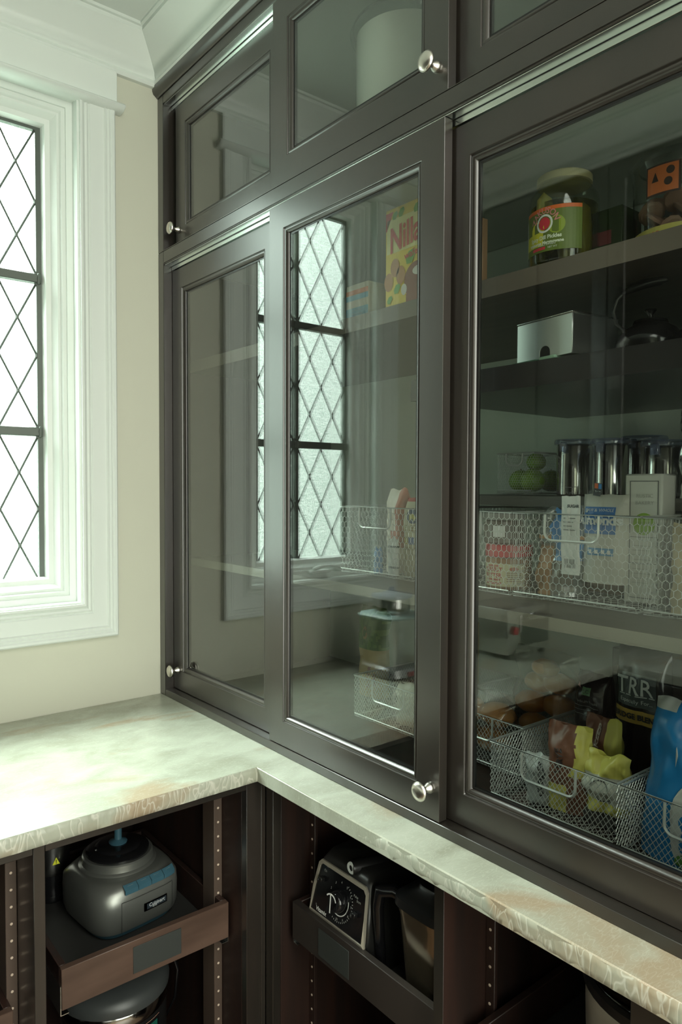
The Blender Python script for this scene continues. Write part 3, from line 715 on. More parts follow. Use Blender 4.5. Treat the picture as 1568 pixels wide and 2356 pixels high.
# ================================================================== WIRE BASKETS
def clip_seg(a, b, W_, H_):
    x0, y0 = a; x1, y1 = b; t0, t1 = 0, 1; dx, dy = x1-x0, y1-y0
    for p, q in ((-dx, x0), (dx, W_-x0), (-dy, y0), (dy, H_-y0)):
        if abs(p) < 1e-12:
            if q < 0: return None
        else:
            r = q/p
            if p < 0: t0 = max(t0, r)
            else: t1 = min(t1, r)
    if t0 >= t1: return None
    return (x0+dx*t0, y0+dy*t0), (x0+dx*t1, y0+dy*t1)
def wire_net(mb, W_, H_, place, kind, cw, ch, r):
    segs = []
    if kind == 'hex':
        ny = int(H_/(ch*.75))+2; nx = int(W_/cw)+2
        for jy in range(-1, ny):
            for ix in range(-1, nx):
                cx_ = (ix+.5*(jy % 2))*cw; cy_ = jy*ch*.75
                a = (cx_, cy_+ch/2); b = (cx_+cw/2, cy_+ch/4); c_ = (cx_+cw/2, cy_-ch/4); d_ = (cx_-cw/2, cy_+ch/4)
                segs += [(a, b), (b, c_), (a, d_)]
    else:
        n = int(W_/cw)+int(H_/ch)+3
        for i in range(-n, n):
            segs += [((i*cw, 0), (i*cw+H_/ch*cw, H_)), ((i*cw, 0), (i*cw-H_/ch*cw, H_))]
    for a, b in segs:
        s_ = clip_seg(a, b, W_, H_)
        if not s_: continue
        a, b = s_; pa, pb = Vector(place(*a)), Vector(place(*b)); t = (pb-pa)
        if t.length < 1e-4: continue
        t.normalize(); q = Vector((0, 0, 1)) if abs(t.z) < .9 else Vector((1, 0, 0)); x = t.cross(q).normalized(); y = t.cross(x)
        o = [x*cos(k*2*pi/3)*r+y*sin(k*2*pi/3)*r for k in range(3)]
        mb.add([pa+k for k in o]+[pb+k for k in o], [(0, 1, 4, 3), (1, 2, 5, 4), (2, 0, 3, 5)])
def basket(label, loc, w, d, h, kind, group, rz=-90, handle_w=.10, handle_d=.047, cell=None):
    t = thing('wire_basket', label, 'basket', loc, rz, group)
    rim = MB(); rim.tube([(0, 0, h), (w, 0, h), (w, d, h), (0, d, h)], .0022, 6, closed=True)
    rim.build('rim', wire, t, smooth=True)
    bs = MB(); bs.tube([(.002, .002, .003), (w-.002, .002, .003), (w-.002, d-.002, .003), (.002, d-.002, .003)], .0018, 6, closed=True)
    bs.tube([(.004, -.002, .010), (w-.004, -.002, .010)], .0013, 6)
    for q in (.25, .5, .75): bs.tube([(w*q, .002, .002), (w*q, d-.002, .002)], .0012, 5)
    bs.build('base_frame', wire, t, smooth=True)
    hx = w/2; hw = handle_w/2; rr = .014; hp = [(hx-hw, -.003, h-.001)]
    for cx_, a0 in ((hx-hw+rr, pi), (hx+hw-rr, 1.5*pi)):
        for k in range(5): a = a0+pi/2*k/4; hp.append((cx_+rr*cos(a), -.004, h-handle_d+rr+rr*sin(a)))
    hp.append((hx+hw, -.003, h-.001))
    MB().tube(hp, .0024, 6).build('handle', wire, t, smooth=True)
    cw, ch, r = cell
    for nm, W_, pl_ in (('f', w, lambda u, v: (u, 0, v+.003)), ('b', w, lambda u, v: (u, d, v+.003)), ('l', d, lambda u, v: (0, u, v+.003)), ('r', d, lambda u, v: (w, u, v+.003))):
        m_ = MB(); wire_net(m_, W_, h-.004, pl_, kind, cw, ch, r); m_.build('wire_mesh', wire, t, kind='stuff')
    m_ = MB(); wire_net(m_, w, d, lambda u, v: (u, v, .003), kind, cw*1.6, ch*1.6, r); m_.build('wire_mesh', wire, t, kind='stuff')
    return t
HX = (.0125, .0165, .00055); DX = (.0095, .0125, .00065)
g1 = 'hexagonal wire baskets on the middle shelf'
bA = basket('chicken-wire basket of flour bags behind the middle glass door', (.206, -.560, 1.2995), .248, .30, .158, 'hex', g1, cell=HX, handle_w=.106)
copy_tree(bA, (.212, -.811, 1.2995), 'chicken-wire basket with the red-lidded jar at the edge of the right door')
copy_tree(bA, (.212, -1.064, 1.2995), 'chicken-wire basket holding the almond bag and tall white carton')
copy_tree(bA, (.212, -1.319, 1.2995), 'chicken-wire basket cut off by the right frame edge')
g2 = 'diamond mesh wire baskets on the cabinet floor'
bE = basket('diamond-mesh basket of orange snack bags at the foot of the middle door', (.258, -.551, .9345), .250, .30, .104, 'dia', g2, cell=DX, handle_w=.108)
copy_tree(bE, (.258, -.806, .9345), 'diamond-mesh basket of bread rolls at bottom left of the right door')
copy_tree(bE, (.154, -1.063, .9345), 'diamond-mesh basket full of brown and yellow coffee bags')
copy_tree(bE, (.154, -1.321, .9345), 'diamond-mesh basket holding the blue bag at lower right')
basket('small wire basket of green apples on the rear shelf', (.420, -.858, 1.488), .098, .15, .092, 'hex', None, cell=(.006, .007, .00035), handle_w=.044, handle_d=.027)['label']

# apples
def apple(loc, label, r=.031):
    t = thing('apple', label, 'fruit', loc, random.uniform(0, 90), 'green apples in the small basket')
    pr = [(0, .12)]+[(sin(a)*(1+.06*cos(a)), 1-cos(a)*(.92)) for a in [pi*k/12 for k in range(1, 12)]]+[(.25, 1.80), (0, 1.68)]
    MB().lathe([(p[0]*r, p[1]*r) for p in pr], seg=20, cap=False).build('flesh', mat('apple_skin', (.22, .42, .04), .35, col2=(.33, .52, .08), scale=20), t, smooth=True)
    MB().tube([(0, 0, 1.68*r), (.002, 0, 2.0*r)], .0012, 5).build('stem', brown_i, t)
apple((.460, -.893, 1.4925), 'green apple at the left of the small basket', .027); apple((.452, -.930, 1.4925), 'brightest green apple at the right of the small basket', .028)
apple((.530, -.925, 1.4925), 'shaded green apple at the back of the small basket', .027); apple((.490, -.912, 1.541), 'green apple lying on top of the others in the basket', .022)

# ================================================================== CANISTERS
def canister(loc, label, r, h):
    t = thing('canister', label, 'canister', loc, 0, 'steel canisters with clear lids')
    MB().lathe([(0, 0), (r-.003, 0), (r, .003), (r, h-.004), (r-.002, h)], seg=32).build('body', steel_m, t, smooth=True, ang=40)
    MB().lathe([(r-.004, h+.0005), (r+.005, h+.001), (r+.006, h+.006), (r+.004, h+.011), (r-.008, h+.012), (r-.012, h+.009), (0, h+.009)], seg=32).build('lid', clear_b, t, smooth=True, ang=40)
    MB().box(-r-.009, -r-.001, -.008, .008, h-.016, h+.004).build('clamp', clear_b, t, bevel=.002)
    return t
canister((.470, -1.024, 1.487), 'tall steel canister nearest the apple basket', .037, .108)
canister((.430, -1.131, 1.487), 'narrower steel canister, second from the left', .034, .103)
canister((.530, -1.146, 1.487), 'steel canister standing at the back of the row', .040, .112)
canister((.400, -1.260, 1.487), 'steel canister behind the white carton', .040, .092)

# ================================================================== PACKAGES
def box_thing(name, label, cat, loc, w, d, h, base, deco=None, rz=-90, mats=(), group=None, bevel=.0008):
    t = thing(name, label, cat, loc, rz, group)
    MB().box(0, w, 0, d, 0, h).build('carton', base, t, bevel=bevel)
    if deco:
        m_ = MB(); deco(m_); m_.build('print', list(mats), t)
    return t
e = -.0006
Fp = lambda o=0: (lambda u, v: (u, e-o, v))
def nilla(m_):
    p = Fp(); q = Fp(.0005)
    m_.quad(p, .004, .150, .105, .172, m=1)
    m_.add([p(.001, .186), p(.022, .186), p(.004, .152), p(.001, .150)], [(0, 1, 2, 3)], 2)
    m_.text('Nilla', .064, lambda u, v: (u*.72+.056, e-.0008, v*1.05+.132+u*.10), 2, bold=.0018)
    m_.text('wafers', .019, lambda u, v: (u+.080, e-.0008, v+.094+u*.15), 2, bold=.0003)
    for u, v, a in ((.028, .075, .3), (.044, .058, 0), (.010, .050, 0), (.10, .03, 0)):
        m_.disc(lambda x, y: q(u+x, v+y), .0125, 20, 3, .018)
    for u, v, s in ((.072, .086, 1.4), (.035, .032, 1), (.014, .014, .8), (.028, .176, .8), (.046, .178, .9), (.088, .176, .9), (.105, .09, 1)):
        m_.add([q(u-.008*s, v-.008*s), q(u+.002*s, v-.008*s), q(u+.009*s, v+.004*s), q(u+.006*s, v+.011*s), q(u-.004*s, v+.009*s), q(u-.010*s, v)], [(0, 1, 2, 3, 4, 5)], 4)
    m_.disc(lambda x, y: q(.088+x, .040+y), .034, 24, 5, .036)
    m_.disc(lambda x, y: (.054+x, e-.0009, .028+y), .008, 14, 6, .011)
    m_.disc(lambda x, y: (.094+x, e-.0009, .058+y), .017, 14, 6, .009)
    m_.quad(lambda u, v: (u, e-.0009, v), .060, .112, .002, .018, m=5)
t = box_thing('cookie_box', 'yellow wafer cookie box with red lettering on the top shelf', 'box', (.100, -.829, 1.8605), .125, .055, .193, mat('yellow_card', (.95, .66, .03), .4, col2=(.98, .75, .10), scale=4), nilla, mats=(P((.8, .6, .1)), P((.98, .90, .40)), P((.70, .03, .03)), P((.60, .27, .10)), P((.17, .45, .06)), P((.28, .07, .05)), P((.85, .8, .76))))
def bluebox(m_):
    p = Fp()
    m_.quad(p, 0, .072, .058, .068, m=0); m_.quad(p, 0, .072, .046, .057, m=1); m_.quad(p, 0, .072, .0, .030, m=1)
    for k in range(3): m_.text('POPCORN', .007, lambda u, v: p(u+.036, v+.008+.008*k), 2)
box_thing('snack_box', 'cream snack box with orange and blue stripes at left of the top shelf', 'box', (.125, -.676, 1.8605), .072, .06, .080, P((.62, .58, .45)), bluebox, mats=(P((.70, .20, .06)), P((.13, .40, .55)), white_i))
box_thing('snack_box', 'brown kraft box behind the striped snack box on the top shelf', 'box', (.300, -.660, 1.8605), .070, .10, .135, P((.33, .22, .11)))
box_thing('snack_box', 'tan box standing at the left edge of the right glass door', 'box', (.150, -.990, 1.8605), .045, .014, .135, P((.42, .25, .14)))
def greenbox(m_):
    p = Fp(); m_.quad(p, 0, .045, 0, .035, m=0); m_.quad(p, .004, .042, .038, .060, m=1); m_.add([p(.004, .012), p(.012, .012), p(.036, .034), p(.028, .034)], [(0, 1, 2, 3)], 2)
box_thing('tin', 'green and dark tin half hidden behind the pickle jar', 'tin', (.190, -1.225, 1.8605), .060, .06, .095, P((.03, .05, .015)), greenbox, mats=(P((.30, .38, .05)), P((.20, .05, .05)), P((.4, .4, .35))))
box_thing('chocolate_box', 'black box between the green tin and the cookie tub', 'box', (.300, -1.262, 1.8605), .045, .08, .115, P((.015, .013, .012), .3))

def bag(mb, w, h, d, seed=0, matfn=None, nu=16, nv=20, pinch=.22, wr=.004, flat_bottom=True, slump=0, o=(0, 0, 0), lean=0, shear=0, topw=1.0):
    def T(u, v):
        e_ = max(0, 1-abs(2*u-1)**3.0)**.5
        top = min(1, (1-v)/pinch)**.6 if v < 1 else 0
        bot = 1 if flat_bottom else min(1, v/.15)**.6 if v > 0 else 0
        return d/2*e_*top*bot
    def P3(u, v, s):
        nz = noise.noise(Vector((u*4+seed, v*5, s*3)))*wr*(1.5 if v > .6 else 1); nz2 = noise.noise(Vector((u*9+seed, v*11, s*3+7)))*wr*.5
        ww = w*(1+(topw-1)*v); x = (u-.5)*ww+slump*v*v+shear*v+noise.noise(Vector((seed, v*4, 9)))*wr
        ed_ = 1 if .001 < u < .999 else 0
        y = s*T(u, v)+(nz+nz2)*ed_*(1 if 0 < v < 1 else .5)+lean*v
        z = h*v+noise.noise(Vector((u*3+seed, 3, 3)))*wr*1.5*(v > .95)
        return (o[0]+x, o[1]+y, max(o[2], o[2]+z))
    for s in (-1, 1): mb.grid(nu, nv, lambda u, v: P3(u, v, s), mf=(lambda u, v: matfn(u, v, s)) if matfn else None)
    mb.grid(nu, 1, lambda u, v: tuple(Vector(P3(u, 0, -1)).lerp(Vector(P3(u, 0, 1)), v)), mf=(lambda u, v: matfn(u, 0, 1)) if matfn else None)
    return P3
def bag_thing(name, label, cat, loc, w, h, d, mats, matfn=None, rz=-90, seed=1, deco=None, dmats=(), group=None, part='pouch', **kw):
    t = thing(name, label, cat, loc, rz, group); m_ = MB(); p3 = bag(m_, w, h, d, seed, matfn, **kw)
    m_.build(part, list(mats), t, smooth=True, ang=50)
    if deco:
        q = MB(); deco(q, lambda u, v, o=.0015: (lambda p: (p[0], p[1]-o, p[2]))(p3(u/w+.5, v/h, -1))); q.build('print', list(dmats), t)
    return t
kraft = P((.55, .36, .22)); crm = mat('cream_paper', (.62, .58, .42), .6)

# pickle jar
pj = thing('pickle_jar', 'glass jar of dill pickles with gold lid and green label on the top shelf', 'jar', (.152, -1.204, 1.8605), -90)
prof = [(0, 0), (.050, 0), (.054, .004), (.0555, .012), (.0555, .105), (.053, .118), (.045, .130), (.041, .134), (.041, .137)]
MB().lathe(prof, seg=40, cap=False).build('glass_body', gjar, pj, smooth=True, ang=60)
MB().lathe([(.041, .1372), (.044, .138), (.044, .149), (.042, .151), (0, .150)], seg=40).build('lid', mat('gold_lid', (.60, .54, .28), .3, .45), pj, smooth=True, ang=35)
MB().lathe([(0, .002), (.0515, .003), (.0530, .012), (.0530, .100), (0, .102)], seg=28).build('brine', glass_mat('brine', tint=(.62, .60, .28), f0=.02), pj, smooth=True)
pkm = mat('pickle_skin', (.20, .19, .04), .4, col2=(.30, .26, .07), scale=30)
for k in range(7):
    a = k*2*pi/7; rr = .034; m_ = MB(); m_.lathe([(0, 0), (.010, .006), (.0145, .03), (.0150, .06), (.012, .088), (0, .100)], seg=12); 
    m_.xf(Matrix.Translation((rr*cos(a), rr*sin(a), .004+.008*(k % 3))) @ Matrix.Rotation(.12*(k % 2), 4, 'X')); m_.build('pickle', pkm, pj, smooth=True)
lb = MB(); c1 = cyl(.0560, -pi/2, 0); c1b = cyl(.0564, -pi/2, 0); c1c = cyl(.0567, -pi/2, 0)
lb.quad(c1, -.062, .062, .020, .090, 24, 1, 0); lb.quad(c1b, -.062, -.044, .020, .080, 4, 1, 1); lb.quad(c1b, -.043, .062, .084, .090, 16, 1, 2)
lb.quad(c1b, -.043, .0, .030, .052, 6, 1, 3); lb.disc(lambda u, v: c1b(u-.012, v+.056), .014, 18, 3); lb.disc(lambda u, v: c1b(u+.022, v+.060), .014, 18, 6)
for k in range(12): lb.quad(c1c, -.060, -.047, .026+.0042*k, .0268+.0042*k, 3, 1, 8)
lb.ringf(lambda u, v: c1c(u+.002, v+.064), .0115, .0145, 24, 1); lb.disc(lambda u, v: c1c(u+.002, v+.064), .010, 20, 4)
lb.text('ZAKUSON', .014, lambda u, v: (lambda a: c1c(.002+(.022+v)*sin(a), .062+(.022+v)*cos(a)))(u/.024), 7, bold=.0002)
lb.text('Spicy Dill Pickles', .0085, lambda u, v: c1c(u+.002, v+.042), 5, bold=.0003); lb.text('Wyborne Marynowane', .0068, lambda u, v: c1c(u+.002, v+.034), 5, bold=.0003)
lb.quad(c1c, -.022, .004, .0235, .028, 4, 1, 4); lb.text('Product of Poland', .0042, lambda u, v: c1c(u+.006, v+.0305), 1)
lb.text('NET WT', .004, lambda u, v: c1c(u+.016, v+.0255), 1)
lb.build('label', [P((.12, .17, .02)), white_i, P((.70, .14, .02)), P((.62, .58, .03)), P((.60, .03, .05)), P((.75, .80, .62)), P((.28, .36, .03)), P((.70, .25, .25)), dark_i], pj)

def tub(loc, label, r, h, deco=True):
    t = thing('cookie_tub', label, 'tub', loc, -90)
    MB().lathe([(0, 0), (r*.9, 0), (r*.93, .004), (r, h*.88), (r*1.03, h*.90), (r*1.04, h*.97), (r, h), (r*.9, h), (r*.88, h*.96), (0, h*.96)], seg=40, cap=False).build('container', clear, t, smooth=True, ang=40)
    ckm = mat('cookie', (.24, .12, .075), .7, col2=(.34, .20, .13), scale=25, bump=.4, bscale=60)
    for k in range(18):
        a = k*2.4; rr = r*(.25+.45*((k*7) % 5)/5); m_ = MB(); m_.lathe([(0, -.004), (.016, -.004), (.020, 0), (.016, .004), (0, .005)], seg=10)
        m_.xf(Matrix.Translation((rr*cos(a), rr*sin(a), .022+h*.50*k/18)) @ Matrix.Rotation(random.uniform(-1, 1), 4, 'X') @ Matrix.Rotation(random.uniform(-1, 1), 4, 'Y')); m_.build('cookie', ckm, t, smooth=True)
    l_ = MB(); c_ = cyl(r*.955, -pi/2, 0); l_.quad(c_, -r*1.1, r*1.1, .008, .030, 20, 1, 0); c2_ = cyl(r*.965, -pi/2, 0); l_.text('TRADER JOE', .010, lambda u, v: c2_(u-.03, v+.019), 1, bold=.0002)
    c3_ = cyl(r*1.02, -pi/2, 0); l_.quad(c3_, -.022, .030, h*.52, h*.84, 8, 1, 3); c4_ = cyl(r*1.03, -pi/2, 0); l_.quad(c4_, -.019, .027, h*.54, h*.82, 8, 1, 2)
    c5_ = cyl(r*1.035, -pi/2, 0); l_.add([c5_(-.012, h*.66), c5_(-.001, h*.66), c5_(-.006, h*.76)], [(0, 1, 2)], 3); l_.disc(lambda u, v: c5_(u+.013, v+h*.64), .006, 12, 3); l_.disc(lambda u, v: c5_(u+.016, v+h*.75), .006, 12, 3)
    l_.build('label', [P((.62, .55, .14)), P((.55, .10, .04)), P((.62, .17, .05)), P((.05, .03, .025))], t); return t
tub((.222, -1.368, 1.8605), 'clear round cookie tub with yellow band and orange square label', .074, .140)
t2 = thing('candy_jar', 'rounded clear container stacked above the cookie tub at the right edge', 'jar', (.228, -1.452, 2.002), -90)
MB().lathe([(0, 0), (.045, 0), (.055, .008), (.062, .035), (.055, .06), (.04, .068), (0, .069)], seg=32, cap=False).build('container', clear, t2, smooth=True)
MB().lathe([(0, .003), (.042, .003), (.050, .012), (.052, .03), (0, .034)], seg=24).build('sweets', P((.40, .18, .09)), t2, smooth=True)
bag_thing('snack_bag', 'low dark brown snack bag lying behind the pickle jar', 'bag', (.250, -1.125, 1.8605), .12, .040, .09, (P((.05, .03, .025), .3),), seed=4)
MB().box(.30, .50, -1.30, -1.02, 1.861, 1.925).build('x', dark_i) if 0 else None

# ---- shelf with kettle
mbx = thing('steel_box', 'brushed steel dispenser box with arched cutout beside the black kettle', 'box', (.112, -1.144, 1.7085), -99)
m_ = MB(); W_, H_, D_ = .118, .062, .105
# front face with arch hole
arc = [(.062-.011*cos(pi*k/8), .009+.009*sin(pi*k/8)*1.2) for k in range(9)]
fpnt = [(0, 0), (.051, 0)]+arc+[(.073, 0), (W_, 0), (W_, H_), (0, H_)]
m_.prism([(u, v+.004) for u, v in fpnt], lambda p, k: (p[0], .0015*k, p[1]))
m_.box(0, .0015, .0016, D_, .004, H_+.004); m_.box(W_-.0015, W_, .0016, D_, .004, H_+.004); m_.box(.0016, W_-.0016, D_-.0015, D_, .004, H_+.004)
m_.build('shell', mat('box_steel', (.70, .71, .69), .33, 1), mbx, bevel=.0003)
MB().box(-.001, W_+.001, -.001, D_+.001, H_+.0045, H_+.0075).build('lid', steel, mbx, bevel=.001)
MB().box(-.006, .050, -.007, .06, 0, .0038).build('drawer_pad', P((.07, .16, .10)), mbx, bevel=.001)
MB().box(.055, .088, -.006, .10, .0002, .006).build('drawer_pad', P((.33, .50, .36)), mbx, bevel=.001)
def kettle(loc, label, rz, s=1.0):
    t = thing('kettle', label, 'kettle', loc, rz, 'black enamel kettles on the shelf')
    ke = mat('black_enamel', (.010, .010, .011), .16)
    MB().lathe([(0, 0), (.037*s, 0), (.043*s, .004*s), (.0465*s, .014*s), (.044*s, .026*s), (.034*s, .038*s), (.024*s, .044*s), (.023*s, .046*s), (0, .046*s)], seg=32).build('body', ke, t, smooth=True, ang=50)
    MB().lathe([(0, .0465*s), (.0235*s, .0465*s), (.022*s, .050*s), (.012*s, .053*s), (.004*s, .054*s), (.0035*s, .058*s), (.008*s, .064*s), (.0075*s, .066*s), (0, .067*s)], seg=24).build('lid', ke, t, smooth=True, ang=50)
    MB().tube([(.034*s, 0, .018*s), (.050*s, 0, .028*s), (.060*s, 0, .045*s), (.066*s, 0, .054*s)], [.012*s, .009*s, .006*s, .007*s], 12).build('spout', ke, t, smooth=True)
    MB().tube([(.062*s, 0, .052*s), (.060*s, 0, .062*s), (.056*s, 0, .070*s)], .003*s, 8).build('spout_lever', black, t, smooth=True)
    hp = [(-.030*s, 0, .036*s), (-.047*s, 0, .052*s), (-.051*s, 0, .070*s), (-.046*s, 0, .086*s), (-.036*s, 0, .096*s)]
    MB().tube(hp, .0028*s, 8).build('handle_arm', P((.06, .06, .06), .3, .5), t, smooth=True)
    MB().tube([(-.040*s, 0, .094*s), (-.026*s, 0, .099*s), (-.004*s, 0, .1035*s), (.014*s, 0, .104*s), (.022*s, 0, .1035*s)], [.0035*s, .0065*s, .0078*s, .0068*s, .003*s], 12).build('handle_grip', black, t, smooth=True)
    return t
kettle((.200, -1.330, 1.7085), 'small black kettle with raised handle beside the steel box', -78, 1.12)
kettle((.185, -1.462, 1.7085), 'second black kettle cut off by the right frame edge', -100, 1.15)

# ---- foil packet on the rear shelf
bag_thing('foil_packet', 'crumpled silver foil packet above the white carton at the right edge', 'packet', (.36, -1.345, 1.487), .075, .165, .06, (mat('foil', (.75, .77, .76), .2, 1, bump=1, bscale=70),), seed=9, wr=.008, nu=22, nv=22)

# ---- middle shelf basket contents
ZB = 1.3045
def flour(q, p):
    q.disc(lambda x, y: p(x+.002, .135+y), .017, 20, 0); q.disc(lambda x, y: p(x+.002, .132+y, .003), .010, 5, 1)
    q.quad(p, -.034, .034, .108, .110, 4, 1, 2); q.quad(p, -.034, .034, .102, .1045, 4, 1, 2); q.quad(p, -.034, .034, .113, .1145, 4, 1, 2)
    for k in range(3): q.quad(p, -.030+.022*k, -.012+.022*k, .072, .088, 2, 1, 3 if k else 1)
    q.text('ORGANIC', .010, lambda x, y: p(x, y+.062), 2)
bag_thing('flour_bag', 'cream paper bag with blue emblem and red folded top in the left basket', 'bag', (.270, -.762, ZB), .078, .176, .05, (crm, P((.50, .08, .07))), lambda u, v, s: 1 if v > .95 else 0, seed=2, deco=flour, dmats=(P((.05, .10, .20)), P((.55, .52, .12)), P((.35, .27, .12)), P((.15, .22, .45))), pinch=.14)
bag_thing('rice_bag', 'pale bag with orange print standing behind the cream flour bag', 'bag', (.360, -.735, ZB), .095, .225, .05, (white_i, P((.75, .25, .10))), lambda u, v, s: 1 if (.80 < v < .94 and .1 < u < .62) else 0, seed=3, pinch=.16)
bag_thing('grain_bag', 'white and terracotta paper bag at the left of the cream flour bag', 'bag', (.290, -.672, ZB), .060, .195, .045, (P((.68, .60, .50)), P((.45, .14, .08))), lambda u, v, s: 1 if (u > .66 and v > .3) or (v < .5 and u > .45 and v > .4) else 0, seed=5, pinch=.16)
bag_thing('seasoning_packet', 'small white and black packet leaning in the left basket', 'packet', (.226, -.724, ZB), .032, .085, .014, (white_i, dark_i), lambda u, v, s: 1 if (.75 < v < .82 or .2 < v < .25) else 0, seed=6)
bag_thing('spice_packet', 'small blue packet low in the left basket', 'packet', (.226, -.672, ZB), .022, .058, .016, (P((.08, .22, .50)),), seed=7)

pb = thing('peanut_butter_jar', 'peanut butter jar with red lid and cream label in the wire basket', 'jar', (.272, -1.008, ZB), -90)
MB().lathe([(0, 0), (.041, 0), (.0445, .004), (.045, .010), (.045, .058), (.0425, .063)], seg=36).build('jar_body', mat('peanut_butter', (.30, .14, .05), .3), pb, smooth=True)
MB().lathe([(.0425, .0635), (.0462, .065), (.0462, .086), (.045, .0885), (0, .0885)], seg=36).build('lid', P((.55, .02, .03), .3), pb, smooth=True, ang=35)
l_ = MB(); c_ = cyl(.0454, -pi/2, 0); c2_ = cyl(.0458, -pi/2, 0); l_.quad(c_, -.062, .062, .008, .052, 20, 1, 0)
for s_, z_, sz in (('TRADER JOES', .0475, .005), ('PEANUT', .040, .0115), ('BUTTER', .0285, .0115), ('NO STIR CREAMY', .0205, .0045), ('100% PEANUTS', .0135, .006)): l_.text(s_, sz, lambda u, v: c2_(u-.004, v+z_), 1, bold=.0003)
l_.disc(lambda u, v: c2_(u+.040, v+.042), .009, 14, 2, .004); [l_.quad(c2_, .026, .054, .034-.004*k, .0352-.004*k, 3, 1, 3) for k in range(5)]
l_.build('label', [P((.66, .60, .38)), P((.50, .06, .05)), P((.55, .15, .08)), P((.30, .15, .10))], pb)
jb = thing('spice_jar', 'dark glass jar with white square lid stacked above the peanut butter', 'jar', (.272, -.995, ZB+.089), -90)
MB().lathe([(0, 0), (.036, 0), (.039, .003), (.039, .040), (.035, .046)], seg=28).build('jar_body', P((.16, .13, .11), .25), jb, smooth=True)
MB().lathe([(.036, .0465), (.040, .047), (.040, .062), (.038, .064), (0, .064)], seg=28).build('lid', P((.30, .29, .27), .3), jb, smooth=True, ang=35)
l_ = MB(); c_ = cyl(.0394, -pi/2, 0); l_.quad(c_, .004, .028, .014, .036, 4, 1, 0); l_.build('sticker', [white_i], jb)

bag_thing('clear_food_bag', 'blue and clear zip bag of snacks bulging above the wire basket', 'bag', (.290, -1.118, ZB), .095, .158, .075, (film2, P((.10, .30, .62), .25), P((.42, .22, .10), .4)), lambda u, v, s: 1 if (u+v*.7 > .95 and v > .62 and u < .8) or (.4 < v < .62 and u > .55) else (2 if (v < .6 and u < .5) or .66 < v < .72 else 0), seed=11, wr=.012, nu=24, nv=24, pinch=.35, slump=.01)
bag_thing('clear_food_bag', 'crinkled clear plastic bag with pale contents behind the paper slip', 'bag', (.400, -1.165, ZB), .135, .185, .08, (film2, P((.42, .27, .17), .5)), lambda u, v, s: 1 if v < .35 else 0, seed=13, wr=.016, nu=28, nv=28, pinch=.45)
def slip(q, p):
    q.quad(p, -.012, .014, .155, .156, 2, 1, 0); q.text('PRIMAL', .007, lambda x, y: p(x, y+.145), 0); q.text('SUGAR', .007, lambda x, y: p(x+.006, y+.122), 0, bold=.0003)
    [q.quad(p, -.012, .012-.003*(k % 3), .100-.007*k, .1012-.007*k, 2, 1, 0) for k in range(4)]
    [q.quad(p, -.010+.002*k, -.0092+.002*k, .012, .028, 1, 3, 0) for k in range(11)]
bag_thing('paper_slip', 'white printed paper slip with barcode hanging in the wire basket', 'paper', (.236, -1.170, ZB+.045), .038, .140, .004, (white_i,), seed=15, wr=.003, deco=slip, dmats=(P((.10, .10, .10)),), pinch=.02)
def almonds(q, p):
    q.quad(p, -.034, .028, .088, .136, 6, 4, 0); q.text('almonds', .024, lambda x, y: p(x-.001, y+.112, .003), 1, bold=.0008); q.text('RAW & WHOLE', .008, lambda x, y: p(x-.002, y+.130, .003), 1)
    q.quad(p, -.024, .026, .050, .063, 4, 1, 2); [q.quad(lambda a, b: p(a, b, .003), -.020+.012*k, -.014+.012*k, .053, .060, 1, 1, 1) for k in range(4)]
    q.quad(p, -.024, -.008, .155, .178, 2, 2, 3); q.quad(lambda a, b: p(a, b, .003), -.023, -.016, .168, .177, 1, 1, 4); q.quad(lambda a, b: p(a, b, .003), -.015, -.009, .168, .177, 1, 1, 5); q.text('365', .008, lambda x, y: p(x-.016, y+.161, .003), 1)
bag_thing('almond_bag', 'white almond pouch with blue lettering in the wire basket', 'bag', (.290, -1.207, ZB+.03), .088, .158, .040, (P((.60, .58, .50)),), seed=17, wr=.003, deco=almonds, dmats=(P((.04, .17, .45)), P((.75, .77, .75)), P((.12, .30, .52)), P((.03, .03, .03)), P((.75, .16, .04)), P((.03, .25, .65))), pinch=.2)
def carton(m_):
    p = Fp(); q = Fp(.0005)
    m_.frame(.010, .060, .010, .212, [(0, e), (.0012, e), (.0012, e-.0004), (0, e-.0004)], lambda u, v, w: (u, w, v), 0)
    for z in (.150, .115, .070): m_.quad(q, .010, .060, z, z+.0008, m=0)
    m_.text('RUSTIC', .009, lambda u, v: q(u+.036, v+.186), 1); m_.text('BAKERY', .009, lambda u, v: q(u+.036, v+.174), 1)
    m_.disc(lambda u, v: (u+.036, e-.0010, v+.138), .019, 28, 2); m_.text('ROSEMARY', .005, lambda u, v: (u+.036, e-.0014, v+.140), 3)
    for k in range(9): m_.quad(q, .016, .052-.004*(k % 3), .100-.008*k, .101-.008*k, m=1)
box_thing('cracker_carton', 'tall white cracker carton with round green sticker in the wire basket', 'carton', (.290, -1.241, ZB), .066, .055, .224, P((.66, .65, .58)), carton, mats=(P((.15, .15, .15)), P((.45, .44, .40)), P((.26, .42, .05)), P((.15, .25, .04))), rz=-87, bevel=.003)
box_thing('cracker_carton', 'brown-sided carton with green mark beside the tall white carton', 'carton', (.330, -1.322, ZB), .060, .05, .215, P((.36, .26, .20)), lambda m_: m_.quad(Fp(), .006, .035, .140, .165, m=0), mats=(green_i,))
bag_thing('oat_bag', 'tan paper bag drooping at the right edge over the wire basket', 'bag', (.262, -1.400, ZB), .115, .145, .07, (mat('tan_paper', (.50, .40, .25), .7, bump=.5, bscale=60),), seed=19, wr=.008)

